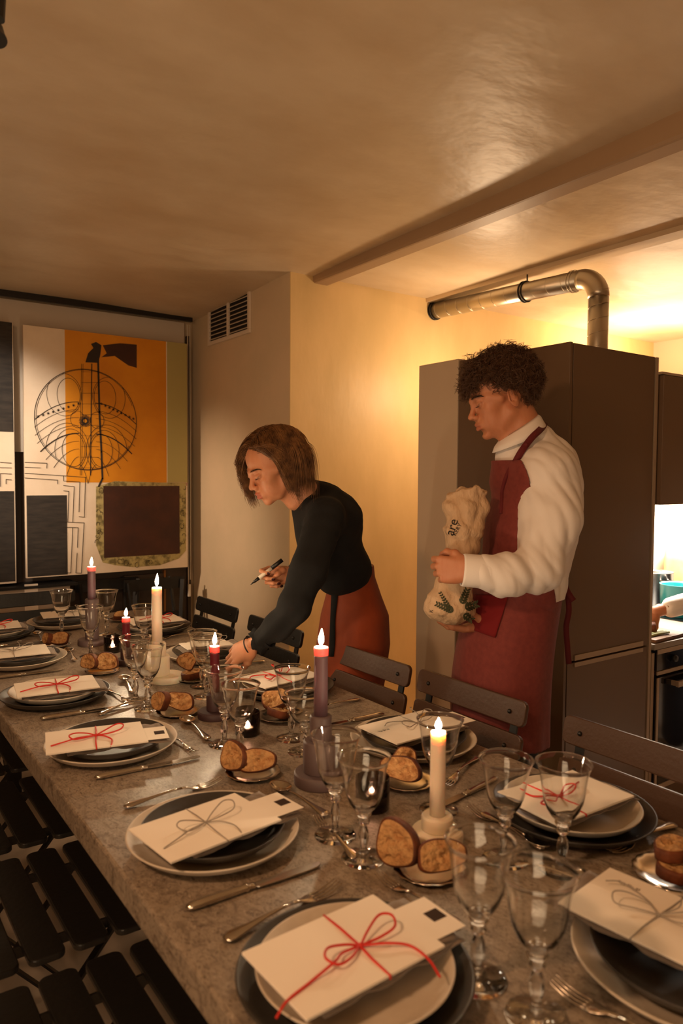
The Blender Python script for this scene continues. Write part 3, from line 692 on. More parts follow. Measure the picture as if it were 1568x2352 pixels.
def fork(h, ang, label, z=.7505, k=1.0, flip=False):
    t = empty('dinner_fork' if k > .95 else 'dessert_fork', (h[0], h[1], z), ang, label, 'fork'); t.scale = (k, k, k)
    s = HND+[(.130, 0, .0085, .0085, .0035), (.140, 0, .0055, .0180, .0024), (.150, 0, .0040, .0235, .0022), (.158, 0, .0035, .0245, .0020)]
    bm = bmesh.new(); loft(bm, s[:8], 12); mesh_obj('handle', bm, SILV, t, smooth=True)
    bm = bmesh.new(); loft(bm, s[7:], 12)
    for q in range(4):
        y = (q-1.5)*.0064
        tube(bm, spline([(.156, y, .0035), (.172, y*1.02, .0030), (.190, y*.98, .0062), (.205, y*.92, .0110)], 4), lambda u: .0016-.0007*u, 8)
    mesh_obj('tines', bm, SILV, t, smooth=True)
    return t
def spoon(h, ang, label, z=.7505, k=1.0, roll=0):
    t = empty('dessert_spoon', (h[0], h[1], z), ang, label, 'spoon'); t.scale = (k, k, k)
    bm = bmesh.new(); loft(bm, HND+[(.135, 0, .0085, .0075, .0035)], 12); mesh_obj('handle', bm, SILV, t, smooth=True)
    bm = bmesh.new(); n, mm = 10, 28; rings = []
    for s_, dz in ((0, 0), (1, .0012)):
        for i in range(n+1):
            u = i/n; ring = []
            for j in range(mm):
                a = 2*math.pi*j/mm
                ex = .030*u*math.cos(a); ey = .0205*u*math.sin(a)*(1-.16*math.cos(a))
                ring.append(bm.verts.new((.161+ex, ey, .0015+.0095*u**2.2+dz)))
            rings.append(ring)
    for base, rev in ((0, 0), (n+1, 1)):
        for i in range(1, n):
            for j in range(mm):
                a_, b_, c_, d_ = rings[base+i][j], rings[base+i][(j+1) % mm], rings[base+i+1][(j+1) % mm], rings[base+i+1][j]
                bm.faces.new((a_, b_, c_, d_))
        bm.faces.new(rings[base+1])
    for j in range(mm): bm.faces.new((rings[n][j], rings[n][(j+1) % mm], rings[2*n+1][(j+1) % mm], rings[2*n+1][j]))
    mesh_obj('spoon_bowl', bm, SILV, t, smooth=True)
    return t
def wineglass(x, y, h, label, rw=1.0, rot=0):
    t = empty('wine_glass', (x, y, .7502), rot, label, 'glass'); k = h/.187; kr = rw
    def lobe(kk, z, a):
        z = z/k
        if z > .084: return .030*math.cos(6*a)*max(0, 1-abs(z-.115)/.045)+.022*math.cos(3*a)*max(0, (z-.15)/.037)
        return 0
    def S_(p): return [(r*kr, z*k) for r, z in p]
    outer = [(.0075, .081), (.0125, .086), (.0200, .094), (.0275, .106), (.0325, .120), (.0355, .136), (.0378, .152), (.0400, .166), (.0435, .178), (.0472, .1858), (.0477, .1864), (.0477, .1869)]
    inner = [(.0474, .1872), (.0470, .1872), (.0467, .1868), (.0466, .1862), (.0428, .1777), (.0393, .166), (.0371, .152), (.0347, .136), (.0316, .121), (.0262, .108), (.018, .0970), (.010, .092), (0, .090)]
    bm = bmesh.new(); lathe(bm, S_(outer+inner), 72, lobe, close=False); mesh_obj('bowl', bm, GLT, t, smooth=True)
    stem = [(0, .0035), (.0125, .0035), (.0095, .009), (.0065, .016), (.0058, .022), (.0082, .032), (.0095, .042), (.0080, .053), (.0052, .060), (.0052, .062), (.0100, .0655), (.0112, .069), (.0100, .0725), (.0060, .0745), (.0082, .077), (.0125, .079), (.0140, .082), (.0130, .086), (.006, .089), (0, .0892)]
    bm = bmesh.new(); lathe(bm, S_(stem), 36, lambda kk, z, a: .05*math.cos(6*a) if .012 < z/k < .058 else 0, close=False); mesh_obj('stem', bm, GLS, t, smooth=True)
    foot = [(0, 0), (.0385, 0), (.0392, .0012), (.038, .0024), (.028, .0038), (.018, .0062), (.0128, .0075), (.010, .0085), (0, .0085)]
    bm = bmesh.new(); lathe(bm, S_(foot), 60, lambda kk, z, a: .02*math.cos(12*a) if kk in (3, 4, 5) else 0, close=False); mesh_obj('foot', bm, GLT, t, smooth=True)
    return t
def flame(x, y, z, h, par):
    bm = bmesh.new(); lathe(bm, [(0, 0), (.0028, .002), (.0052, .008), (.0060, .014), (.0052, .021), (.0032, .029), (.0012, .036), (0, .040)], 16, close=False, c=(x, y, z))
    k = h/.040
    for v in bm.verts: v.co.z = z+(v.co.z-z)*k; v.co.x += (v.co.z-z)**2*1.5
    return mesh_obj('flame', bm, FLAME, par, smooth=True)
def candle(x, y, zb, zt_, r, wax, label, top=None, fl=.036, name='taper_candle', drip=False):
    t = empty(name, (x, y, zb), 0, label, 'candle'); H = zt_-zb
    bm = bmesh.new(); lathe(bm, [(0, 0), (r, 0), (r*.99, H*.4), (r*.97, H-.022), (r*.99, H-.018)] + ([(r*.98, H-.003), (r*.93, H), (r*.6, H-.003), (0, H-.005)] if not top else [(0, H-.018)]), 40, lambda k, z, a: .012*math.cos(6*a), close=False)
    mesh_obj('wax', bm, wax, t, smooth=True)
    if top:
        bm = bmesh.new(); lathe(bm, [(0, H-.0185), (r*1.01, H-.0185), (r*1.03, H-.004), (r*.98, H), (r*.8, H-.001), (r*.5, H-.004), (0, H-.005)], 40, close=False); mesh_obj('melted_lit_rim', bm, top, t, smooth=True)
    if drip:
        bm = bmesh.new(); tube(bm, [(-r*.97, -.002, H*.35), (-r*1.0, -.002, H*.6), (-r*.98, -.002, H*.75)], lambda u: .003*(1-abs(u-.4)), 8); mesh_obj('wax_drip', bm, wax, t, smooth=True)
    bm = bmesh.new(); tube(bm, [(0, 0, H-.006), (.0005, 0, H+.004), (.002, 0, H+.009)], .0009, 6); mesh_obj('wick', bm, INK, t)
    flame(0, 0, H+.004, fl, t)
    return t
def holder(x, y, tiers, m, label):
    """tiers: (dx, dy, r, z0, z1) relative"""
    t = empty('candle_holder', (x, y, .7502), 0, label, 'candle holder')
    bm = bmesh.new()
    for dx, dy, r, z0, z1 in tiers:
        lathe(bm, [(0, z0), (r*.985, z0), (r, z0+.002), (r, z1-.003), (r-.003, z1), (0, z1)], 56, c=(dx, dy, 0), close=False)
    o = mesh_obj('stacked_base', bm, m, t, smooth=False, bevel=0)
    for p in o.data.polygons: p.use_smooth = abs(p.normal.z) < .6
    return t
def tealight(x, y, label, k=1.0):
    t = empty('tealight_holder', (x, y, .7502), 0, label, 'candle holder')
    bm = bmesh.new(); lathe(bm, [(r*k, z*k) for r, z in ((0, 0), (.030, 0), (.0325, .003), (.0325, .060), (.0315, .061), (.0300, .059), (.0295, .012), (.026, .008), (0, .007))], 56, close=False); mesh_obj('smoked_cup', bm, GLD, t, smooth=True)
    c = empty('tealight', (x, y, .7502+.0075*k), 0, label.replace('smoked glass cup', 'lit tealight inside the smoked glass cup').replace('holding a lit tealight', ''), 'candle')
    bm = bmesh.new(); lathe(bm, [(0, 0), (.019, 0), (.0192, .013), (.018, .013), (.0178, .010), (0, .0095)], 36, close=False); mesh_obj('tin_cup', bm, SILV, c, smooth=True)
    bm = bmesh.new(); lathe(bm, [(0, .0096), (.0177, .0098), (.0177, .0112), (0, .0108)], 36, close=False); mesh_obj('wax', bm, WAXW, c, smooth=True)
    flame(0, 0, .0125, .017, c)
def breadplate(x, y, label, r=.062):
    bm = bmesh.new(); k = r/.062
    lathe(bm, [(0, 0), (.036*k, 0), (.046*k, .003), (.0605*k, .0085), (.062*k, .0098), (.0605*k, .0104), (.0455*k, .0048), (.035*k, .0024), (0, .0024)], 72, lambda kk, z, a: .018*math.cos(16*a) if kk in (3, 4, 5) else 0, close=False)
    o = mesh_obj('bread_plate', bm, SILV, None, smooth=True, loc=(x, y, .7503)); return tag(o, label, 'plate')
def slice_(loc, rot, label, size=(.042, .032), th=.021, sd=0, holes=8):
    bm = bmesh.new(); rn = random.Random(sd); n = 44; a_, b_ = size
    prof = []
    for i in range(n):
        a = 2*math.pi*i/n; c, s = math.cos(a), math.sin(a)
        r = 1+.07*math.sin(2*a+sd)+.06*math.sin(3*a+sd*2)+.02*math.sin(5*a+sd)
        prof.append((a_*math.copysign(abs(c)**.85, c)*r, b_*math.copysign(abs(s)**.8, s)*r*(1-.12*(s < -.3))))
    layers = [(.90, -th/2), (.985, -th/2+.0015), (1.0, -th/4), (1.01, 0), (1.0, th/4), (.985, th/2-.0015), (.90, th/2)]
    rings = [[bm.verts.new((x*s, y*s, z)) for x, y in prof] for s, z in layers]
    for A, B in zip(rings[:-1], rings[1:]):
        for i in range(n): bm.faces.new((A[i], A[(i+1) % n], B[(i+1) % n], B[i])).material_index = 0
    # crumb faces, pitted
    pits = [(rn.uniform(-.65, .65)*a_, rn.uniform(-.65, .65)*b_, rn.uniform(.0022, .0055)) for _ in range(holes+5)]
    for R_, z, sg in ((rings[0], -th/2, -1), (rings[-1], th/2, 1)):
        prev = R_
        for s in np.linspace(.84, .06, 15):
            ring = []
            for x, y in prof:
                X, Y = x*s, y*s; dz = sum(.0065*math.exp(-((X-p)**2+(Y-q)**2)/(r*r)) for p, q, r in pits)
                ring.append(bm.verts.new((X, Y, z-sg*dz+sg*.0006*rn.uniform(-1, 1))))
            for i in range(n): bm.faces.new((prev[i], prev[(i+1) % n], ring[(i+1) % n], ring[i])).material_index = 1
            prev = ring
        bm.faces.new(prev).material_index = 1
    o = mesh_obj('bread_slice', bm, [CRUST, CRUMB], None, smooth=True, loc=loc); o.rotation_euler = rot
    return tag(o, label, 'bread')

# ------------------------------------------------------------ place settings
WHERE = dict(
 L1='at the nearest left-side place', L2='at the second left-side place from the camera', L3='at the third left-side place from the camera',
 L4='at the fourth left-side place from the camera', L5='at the left photo edge, fifth place', L6='at the far left corner place',
 HN='at the bottom right corner of the photo', R2='at the right-side place by the brown chair', R3='at the right-side place before the red apron',
 R4='at the place behind the tall mauve candle', R5='at the place where the woman reaches', R6='at the far place behind the ivory candle', HF='at the far head of the table')
ANG = {}
def setting(key, x, y, big, cardspec, nap=None, kx=0, ky=0):
    D, C_ = ('dark grey', 'cream')
    bigm, smallm, bn, sn = (DARKC, CREAMC, D, C_) if big == 'D' else (CREAMC, DARKC, C_, D)
    W_ = WHERE[key]
    plate(x, y, .7503, .155, bigm, f'wide {bn} dinner plate {W_}')
    plate(x, y, .7590, .130, smallm, f'{sn} starter plate stacked {W_}')
    cx_, cy_, rz, cord, kw = cardspec
    nx_, ny_, nr = nap or (cx_+.02, cy_-.005, rz)
    napkin(nx_, ny_, .7845, nr, (.235, .125), f'taupe linen napkin folded under the card {W_}', sd=hash(key) % 97 if False else len(key)*7+ord(key[0])+ord(key[1]))
    kw = dict(kw); 
    card(cx_, cy_, .7990, rz, cord, f"cream card with {'red' if cord is REDS else 'grey'} bow {W_}", **kw)
R_ = math.radians
setting('L1', .562, .752, 'D', (.548, .757, R_(2), REDS, dict(tagx=.03, tail=1, bx=.018, by=-.012)), nap=(.585, .752, R_(2)))
setting('L2', .578, 1.210, 'L', (.548, 1.178, R_(7), GRYS, dict(tagx=.038, tail=0, bx=.0)), nap=(.60, 1.185, R_(9)))
setting('L3', .572, 1.765, 'L', (.522, 1.728, R_(-13), REDS, dict(tagx=.022, tail=0, bx=0, loops=.006)), nap=(.570, 1.722, R_(-10)))
setting('L4', .565, 2.262, 'D', (.558, 2.222, R_(-8), REDS, dict(tail=0, bx=.0, loops=.004)))
setting('L5', .572, 2.765, 'L', (.545, 2.735, R_(-7), GRYS, dict(tail=2, bx=.0, loops=.01)))
setting('L6', .575, 3.270, 'D', (.560, 3.255, R_(-6), REDS, dict(tail=0, loops=.006)))
setting('HN', .950, .510, 'L', (.952, .560, R_(-83), GRYS, dict(tail=2, bx=-.0, writing=(-.085, .045), loops=.01)), nap=(.945, .585, R_(-83)))
setting('R2', 1.195, .890, 'D', (1.175, .890, R_(178), REDS, dict(tail=0, bx=.03, by=.01, loops=.008)))
setting('R3', 1.197, 1.365, 'L', (1.190, 1.365, R_(1), GRYS, dict(tagx=.03, tail=2, writing=(-.098, .012), loops=.008)))
setting('R4', 1.170, 1.945, 'D', (1.150, 1.940, R_(8), REDS, dict(tail=2, bx=-.01, loops=.014)))
setting('R5', 1.160, 2.470, 'L', (1.150, 2.470, R_(-6), GRYS, dict(tagx=-.02, tail=2, size=(.17, .11))))
setting('R6', 1.170, 3.030, 'D', (1.165, 3.020, R_(-4), REDS, dict(tail=0, loops=.006)))
setting('HF', .880, 3.360, 'L', (.900, 3.370, R_(-8), GRYS, dict(tail=2, loops=.01)))

def A2(p, q, z=.7505):
    a, b = onz(*p, z), onz(*q, z); return (a.x, a.y), math.atan2(b.y-a.y, b.x-a.x)
h, a = A2((427, 2094), (728, 1992)); knife(h, a, 'silver dinner knife between the two nearest plates on the left side')
h, a = A2((217, 1792), (446, 1745)); knife(h, a, 'silver dinner knife before the third plate on the left side')
h, a = A2((92, 1655), (271, 1627)); knife(h, a, 'silver dinner knife before the fourth plate on the left side')
h, a = A2((-30, 1563), (160, 1538)); knife(h, a, 'silver dinner knife at the left edge before the fifth plate')
h, a = A2((-60, 1492), (66, 1480)); knife(h, a, 'silver dinner knife at the left edge before the far corner plate')
h, a = A2((514, 2166), (795, 2030)); fork(h, a, 'silver dinner fork beyond the nearest plate on the left side', k=1.06)
h, a = A2((284, 1858), (510, 1797)); fork(h, a, 'silver dinner fork beyond the second plate on the left side', k=1.06)
h, a = A2((210, 1668), (372, 1608)); fork((.62, 2.03), a, 'silver dinner fork beyond the third plate on the left side', k=1.06)
h, a = A2((1530, 2520), (1242, 2215)); fork(h, math.atan2(*(reversed((onz(1242, 2215)-onz(1400, 2330)).xy))), 'silver dinner fork left of the plate at the near head of the table', k=1.0) if False else fork((.80, .385), R_(97), 'silver dinner fork left of the plate at the near head of the table', k=1.06)
# dessert cutlery laid across beyond the plates, towards the middle of the table
def dessert(key, fh, fa, sh, sa, lab):
    if fh: fork(fh, R_(fa), 'silver dessert fork ' + lab, k=.86)
    if sh: spoon(sh, R_(sa), 'silver dessert spoon ' + lab, z=.7535, k=.95)
p = onz(868, 2022); dessert('L1', (p.x+.02, p.y-.17), 95, None, 0, 'beside the napkin of the nearest left place')
p = onz(628, 1810); q = onz(752, 1882); spoon((q.x, q.y), math.atan2(p.y-q.y, p.x-q.x), 'silver dessert spoon right of the second plate on the left side', z=.7535, k=1.0)
p = onz(740, 1912); fork((p.x-.01, p.y-.12), R_(80), 'silver dessert fork under the spoon by the second left plate', k=.86)
p = onz(402, 1638); q = onz(478, 1705); spoon((q.x, q.y), math.atan2(p.y-q.y, p.x-q.x), 'silver dessert spoon leaning on the bread plate by the third left place', z=.7535, k=1.0)
p = onz(430, 1700); fork((p.x-.03, p.y+.07), R_(-88), 'silver dessert fork crossed with the spoon by the third left place', k=.86)
p = onz(275, 1548); q = onz(305, 1596); spoon((q.x, q.y), math.atan2(p.y-q.y, p.x-q.x), 'silver dessert spoon right of the fourth plate on the left side', z=.7535, k=1.0)
p = onz(282, 1600); fork((p.x-.02, p.y+.08), R_(-86), 'silver dessert fork with its tines by the fourth left plate', k=.86)
p = onz(152, 1488); q = onz(172, 1522); spoon((q.x, q.y), math.atan2(p.y-q.y, p.x-q.x), 'silver dessert spoon right of the fifth plate on the left side', z=.7535, k=1.0)
p = onz(75, 1448); q = onz(100, 1478); spoon((q.x, q.y), math.atan2(p.y-q.y, p.x-q.x), 'silver dessert spoon by the far left corner plate', z=.7535, k=1.0)
# right side
h, a = A2((1548, 1897), (1405, 1962)); fork(h, a, 'silver dinner fork by the nearest right-hand plate, handle at the table edge', k=1.0)
h, a = A2((1092, 1742), (1018, 1795)); fork(h, a+.1, 'silver dinner fork with handle beside the second right-hand plate', k=1.0)
h, a = A2((1140, 1795), (1062, 1832)); knife(h, a, 'silver dinner knife far side of the nearest right-hand plate')
h, a = A2((1250, 1955), (1075, 1858)); fork(h, a, 'silver dessert fork pointing at the near ivory candle', k=.95)
h, a = A2((1105, 1875), (1240, 1950)); spoon(h, a, 'silver dessert spoon before the nearest right-hand plate', k=.9, z=.754)
h, a = A2((1385, 2130), (1320, 2010)); fork((1.03, .60+.12), R_(118), 'silver dessert fork above the card at the near head of the table', k=.86)
h, a = A2((905, 1660), (790, 1632)); knife((1.28, 1.585), R_(176), 'silver dinner knife far side of the second right-hand plate')
h, a = A2((700, 1610), (590, 1600)); knife((1.30, 1.76+.39), R_(175), 'silver dinner knife on the table edge beyond the tall mauve candle')
fork((1.31, 1.74), R_(184), 'silver dinner fork between the bread plate and the table edge, behind the tall mauve candle', k=1.0)
fork((1.30, 2.30), R_(182), 'silver dinner fork near the wrist of the woman', k=1.0)
knife((1.30, 2.68), R_(176), 'silver dinner knife beyond the plate where the woman reaches')
fork((1.30, 2.86), R_(182), 'silver dinner fork between the two farthest right-hand plates', k=1.0)

# ------------------------------------------------------------ candles
def zat(px, py, x, y):
    best = min(np.linspace(.75, 1.3, 1101), key=lambda z: abs(proj_y(x, y, z)-py)); return float(best)
def proj_y(x, y, z):
    v = Vector((x, y, z))-CAM; return CY-FPX*v.dot(UP)/v.dot(FW)
# big ivory candle on a white stepped base
holder(.892, 2.272, [(.022, -.006, .058, 0, .022), (-.004, .006, .040, .022, .085), (-.004, .006, .0285, .085, .127)], CERW, 'tall white stepped base under the big ivory candle, middle of the table')
candle(.888, 2.278, .8775, 1.058, .017, WAXW, 'big ivory candle on the tall white stepped base', fl=.042)
# mauve candle far left
holder(.872, 2.925, [(0, 0, .055, 0, .022), (0, 0, .026, .022, .182)], CERP, 'mauve candle base with disc foot at the far left')
candle(.872, 2.925, .9322, 1.060, .0155, WAXP, 'mauve candle burning in front of the maze painting', top=WAXT, fl=.034)
# short burgundy candle
holder(.878, 2.545, [(0, 0, .036, 0, .020), (0, 0, .020, .020, .060)], CERD, 'small dark plum base beside the smoked tealight, under a burgundy candle')
candle(.878, 2.545, .8102, .918, .014, WAXR, 'short burgundy candle left of the big ivory candle', top=WAXT, fl=.030)
# dark candle by the woman's hand
holder(.885, 1.845, [(0, 0, .047, 0, .020), (0, 0, .023, .020, .066)], CERD, 'dark plum base with disc foot, next to the glasses at the centre')
candle(.885, 1.845, .8162, .950, .0135, WAXR, 'dark burgundy candle before the hand of the woman', top=WAXT, fl=.034)
# tall mauve candle
holder(.884, 1.315, [(0, 0, .058, 0, .026), (.0, .0, .038, .026, .095), (.0, 0, .024, .095, .150)], CERP, 'tall mauve stepped base with wide disc foot at the centre')
candle(.884, 1.315, .9002, 1.050, .0155, WAXP, 'tall mauve candle in front of the rust skirt', top=WAXT, fl=.036, drip=True)
# near ivory candle
holder(.915, .975, [(0, 0, .046, 0, .024), (0, 0, .029, .024, .050)], CERW, 'low white base of the near ivory candle')
candle(.915, .975, .8002, .955, .0143, WAXW, 'ivory candle nearest the camera, right of centre', fl=.022)
tealight(.898, 2.755, 'smoked glass cup holding a lit tealight, left of the big ivory candle')
tealight(.895, 1.672, 'smoked glass cup holding a lit tealight beside the dark plum base')
tealight(.900, 1.150, 'smoked glass cup holding a lit tealight beside the wide mauve disc foot', 1.08)

# ------------------------------------------------------------ wine glasses
for x, y, hh, lab in ((.703, .667, .192, 'wine glass at the bottom centre, right of the red-tied card'),
    (.713, .577, .186, 'wine glass nearest the camera, blurred at the bottom'),
    (.773, 1.099, .194, 'wine glass overlapping the mauve stepped base'),
    (.767, 1.004, .182, 'wine glass in front of the smoked cup with tealight'),
    (1.006, 1.068, .186, 'wine glass behind the near ivory candle'),
    (.967, .858, .182, 'wine glass right of the near ivory candle, left of a pair'),
    (1.023, .779, .188, 'wine glass over the red-tied card on the right side'),
    (.814, 1.642, .191, 'wine glass in front of the dark burgundy candle'),
    (.809, 1.548, .177, 'wine glass right of the one before the dark burgundy candle'),
    (.973, 1.581, .183, 'wine glass left of the tall mauve candle, over the bread'),
    (.949, 1.486, .147, 'short wine glass hiding just left of the tall mauve base'),
    (.984, 2.142, .177, 'wine glass left of the hand of the woman'),
    (.947, 2.032, .188, 'wine glass in front of the hand of the woman'),
    (.757, 2.114, .193, 'wine glass before the white stepped base, left of its pair'),
    (.760, 2.022, .183, 'wine glass before the white stepped base, right of its pair'),
    (.808, 2.731, .188, 'wine glass before the mauve base at the far left'),
    (.817, 3.161, .189, 'wine glass farthest left, before the far chair'),
    (.978, 3.075, .187, 'wine glass right of the far mauve candle'),
    (.990, 2.670, .182, 'wine glass just behind the big ivory candle')):
    wineglass(x, y, hh, lab, rot=x*40+y*7)

# ------------------------------------------------------------ bread
up = math.pi/2
def bread(x, y, lab, sl, r=.062):
    breadplate(x, y, 'small silver bread plate ' + lab, r)
    for i, (dx, dy, dz, rot, size, what) in enumerate(sl):
        slice_((x+dx-(.006 if i == 0 and len(sl) > 1 and rot[0] > .6 else 0), y+dy+(.008 if i == 0 and len(sl) > 1 and rot[0] > .6 else 0), .7535+dz), (rot[0], rot[1], rot[2]-(.45 if i == 0 and len(sl) > 1 and rot[0] > .6 else 0)), what + ' ' + lab, size, sd=int(x*100+y*10)+i*3)
V = R_(35.45)
bread(.773, 2.480, 'before the burgundy candle', [(-.03, .012, .034, (R_(78), 0, -V), (.032, .029), 'dark-crusted bread slice at the back'), (.012, -.012, .034, (R_(76), 0, -V+.1), (.040, .030), 'round pale bread slice leaning in front')], .058)
bread(.812, 1.930, 'before the pair of glasses by the white base', [(-.034, .018, .032, (R_(75), 0, -V-.3), (.034, .028), 'dark seeded bread slice at the back'), (.004, -.006, .032, (R_(70), .1, -V), (.040, .028), 'pale bread slice leaning in front')], .060)
bread(.782, 1.435, 'left of the mauve disc foot', [(-.026, .020, .034, (R_(68), 0, -V-.25), (.040, .032), 'dark rye slice at the back'), (.002, -.014, .031, (R_(62), 0, -V), (.040, .029), 'pale round slice leaning in front')])
bread(.830, .905, 'below the near ivory candle', [(-.032, .028, .040, (R_(74), 0, -V-.2), (.042, .038), 'reddish walnut slice standing at the back'), (.008, -.020, .030, (R_(62), 0, -V+.1), (.040, .029), 'holey ciabatta slice leaning in front')], .060)
bread(.742, 2.960, 'by the far left plates', [(-.02, .01, .028, (R_(70), 0, -V-.4), (.030, .025), 'small dark slice'), (.012, -.012, .028, (R_(60), 0, -V+.1), (.038, .026), 'golden slice')], .056)
bread(.990, 2.222, 'under the hand of the woman', [(-.002, .0, .016, (0, 0, .4), (.042, .032), 'flat bread slice')], .058)
slice_((.972, 2.235, .812), (R_(70), .5, -V-.1), 'round bread slice held upright in the fingers of the woman', (.033, .028), .012, 5)
bread(1.030, 1.735, 'left of the tall mauve candle', [(.0, -.010, .020, (R_(8), .1, .5), (.046, .036), 'thick bread slice lying flat'), (-.010, .012, .044, (R_(40), -.2, -V), (.038, .030), 'bread slice leaning on another')], .064)
bread(1.035, 1.200, 'behind the near ivory candle', [(-.012, -.010, .034, (R_(72), 0, -V), (.044, .029), 'brown bread slice standing in front'), (.012, .022, .042, (R_(66), 0, -V-.1), (.030, .024), 'pale bread slice behind')], .060)
bread(1.160, .655, 'at the right edge near the corner', [(-.006, -.012, .022, (R_(5), .05, .3), (.048, .036), 'lower brown bread slice'), (.002, .004, .043, (R_(-4), .05, .1), (.044, .030), 'upper pale bread slice')], .068)
bread(1.129, 3.330, 'at the far right end of the table', [(0, 0, .020, (R_(30), 0, -V), (.034, .026), 'small bread slice')], .056)
# ------------------------------------------------------------ people: smooth blended body fields turned into meshes
class Field:
    def __init__(s): s.p = []
    def ell(s, c, r, R=None, k=.02, op='u'): s.p.append(('e', np.array(c, float), np.array(r, float), None if R is None else np.array(R, float), k, op)); return s
    def cap(s, a, b, ra, rb=None, k=.02, op='u', flat=None): s.p.append(('c', np.array(a, float), np.array(b, float), (ra, ra if rb is None else rb, flat), k, op)); return s
    def chain(s, pts, rs, k=.02, flat=None):
        for i in range(len(pts)-1): s.cap(pts[i], pts[i+1], rs[i], rs[i+1], k, flat=flat)
        return s
    def xf(s, M):   # transformed copy (rigid)
        M = np.array(M, float); R = M[:3, :3]; t = M[:3, 3]; f = Field()
        for q in s.p:
            if q[0] == 'e':
                Rq = np.eye(3) if q[3] is None else q[3]; f.p.append(('e', R@q[1]+t, q[2], R@Rq, q[4], q[5]))
            else:
                ra, rb, fl = q[3]; fl = None if fl is None else (R@np.array(fl[0], float), fl[1])
                f.p.append(('c', R@q[1]+t, R@q[2]+t, (ra, rb, fl), q[4], q[5]))
        return f
    def bounds(s):
        lo, hi = np.full(3, 9.), np.full(3, -9.)
        for q in s.p:
            if q[5] != 'u': continue
            if q[0] == 'e': m = q[2].max(); lo = np.minimum(lo, q[1]-m); hi = np.maximum(hi, q[1]+m)
            else:
                for c, r in ((q[1], q[3][0]), (q[2], q[3][1])): lo = np.minimum(lo, c-r); hi = np.maximum(hi, c+r)
        return lo-.02, hi+.02
    def __call__(s, P):
        d = np.full(len(P), 1.0, np.float32)
        for q in s.p:
            if q[0] == 'e':
                L = P-q[1]
                if q[3] is not None: L = L@q[3]
                k0 = np.sqrt(((L/q[2])**2).sum(1)); k1 = np.sqrt(((L/q[2]**2)**2).sum(1))+1e-9; e = k0*(k0-1)/k1
            else:
                a, b = q[1], q[2]; ra, rb, fl = q[3]; ab = b-a; h = np.clip((P-a)@ab/(ab@ab+1e-12), 0, 1)
                D = P-a-h[:, None]*ab
                if fl is not None:
                    n = fl[0]/np.linalg.norm(fl[0]); D = D+(D@n)[:, None]*n*(fl[1]-1)
                e = np.sqrt((D**2).sum(1))-(ra+(rb-ra)*h)
            k = q[4]
            if q[5] == 'u':
                h = np.clip(.5+.5*(d-e)/k, 0, 1); d = d*(1-h)+e*h-k*h*(1-h)
            elif q[5] == 's':
                h = np.clip(.5-.5*(d+e)/k, 0, 1); d = d*(1-h)-e*h+k*h*(1-h)
        return d
def nets(fn, lo, hi, vox):
    """surface nets over a block-culled grid -> verts, quads"""
    lo = np.array(lo, float); n = np.ceil((np.array(hi)-lo)/vox).astype(int)+2; B = 12
    nb = (n+B-1)//B; N = nb*B+1
    V = np.full(N, 1.0, np.float32)
    I = np.stack(np.meshgrid(*[np.arange(q) for q in nb], indexing='ij'), -1).reshape(-1, 3)
    cen = lo+(I*B+B/2)*vox; dc = fn(cen); V_ = V
    act = I[np.abs(dc) < B*vox*1.35]
    sg = np.sign(dc).astype(np.float32)
    for i, s_ in zip(I, sg):
        if s_ < 0: V_[i[0]*B:i[0]*B+B+1, i[1]*B:i[1]*B+B+1, i[2]*B:i[2]*B+B+1] = -1
    g = np.stack(np.meshgrid(*[np.arange(B+1)]*3, indexing='ij'), -1).reshape(-1, 3)
    for c0 in range(0, len(act), 60):
        A = act[c0:c0+60]; G = (A[:, None, :]*B+g[None]).reshape(-1, 3)
        V_[G[:, 0], G[:, 1], G[:, 2]] = fn(lo+G*vox)
    S_ = V < 0
    c = np.zeros(tuple(np.array(N)-1), np.int8)
    for dx in (0, 1):
        for dy in (0, 1):
            for dz in (0, 1): c += S_[dx:N[0]-1+dx, dy:N[1]-1+dy, dz:N[2]-1+dz]
    cell = np.argwhere((c > 0) & (c < 8)); idx = np.full(c.shape, -1, np.int32); idx[tuple(cell.T)] = np.arange(len(cell))
    acc = np.zeros((len(cell), 3)); cnt = np.zeros(len(cell))
    cs = [(0, 0, 0), (1, 0, 0), (0, 1, 0), (1, 1, 0), (0, 0, 1), (1, 0, 1), (0, 1, 1), (1, 1, 1)]
    for a, b in ((0, 1), (2, 3), (4, 5), (6, 7), (0, 2), (1, 3), (4, 6), (5, 7), (0, 4), (1, 5), (2, 6), (3, 7)):
        ca, cb = np.array(cs[a]), np.array(cs[b]); va = V[tuple((cell+ca).T)]; vb = V[tuple((cell+cb).T)]
        m = (va < 0) != (vb < 0); t = np.where(m, va/(va-vb+1e-12), 0)[:, None]
        acc += np.where(m[:, None], ca+t*(cb-ca), 0); cnt += m
    verts = lo+(cell+acc/np.maximum(cnt, 1)[:, None])*vox
    quads = []
    for ax in range(3):
        u, v = [(1, 2), (2, 0), (0, 1)][ax]
        sl0 = [slice(0, N[i]-1) for i in range(3)]; sl1 = list(sl0); sl1[ax] = slice(1, N[ax]); sl0[ax] = slice(0, N[ax]-1)
        ch = S_[tuple(sl0)] != S_[tuple(sl1)]; e = np.argwhere(ch); e = e[(e[:, u] > 0) & (e[:, v] > 0)]
        o1 = e.copy(); o1[:, u] -= 1; o2 = e.copy(); o2[:, v] -= 1; o3 = o1.copy(); o3[:, v] -= 1
        q = np.stack([idx[tuple(x.T)] for x in (e, o1, o3, o2)], 1)
        fl = S_[tuple(e.T)]; q[~fl] = q[~fl][:, ::-1]; quads.append(q)
    quads = np.concatenate(quads); quads = quads[(quads >= 0).all(1)]
    return verts, quads
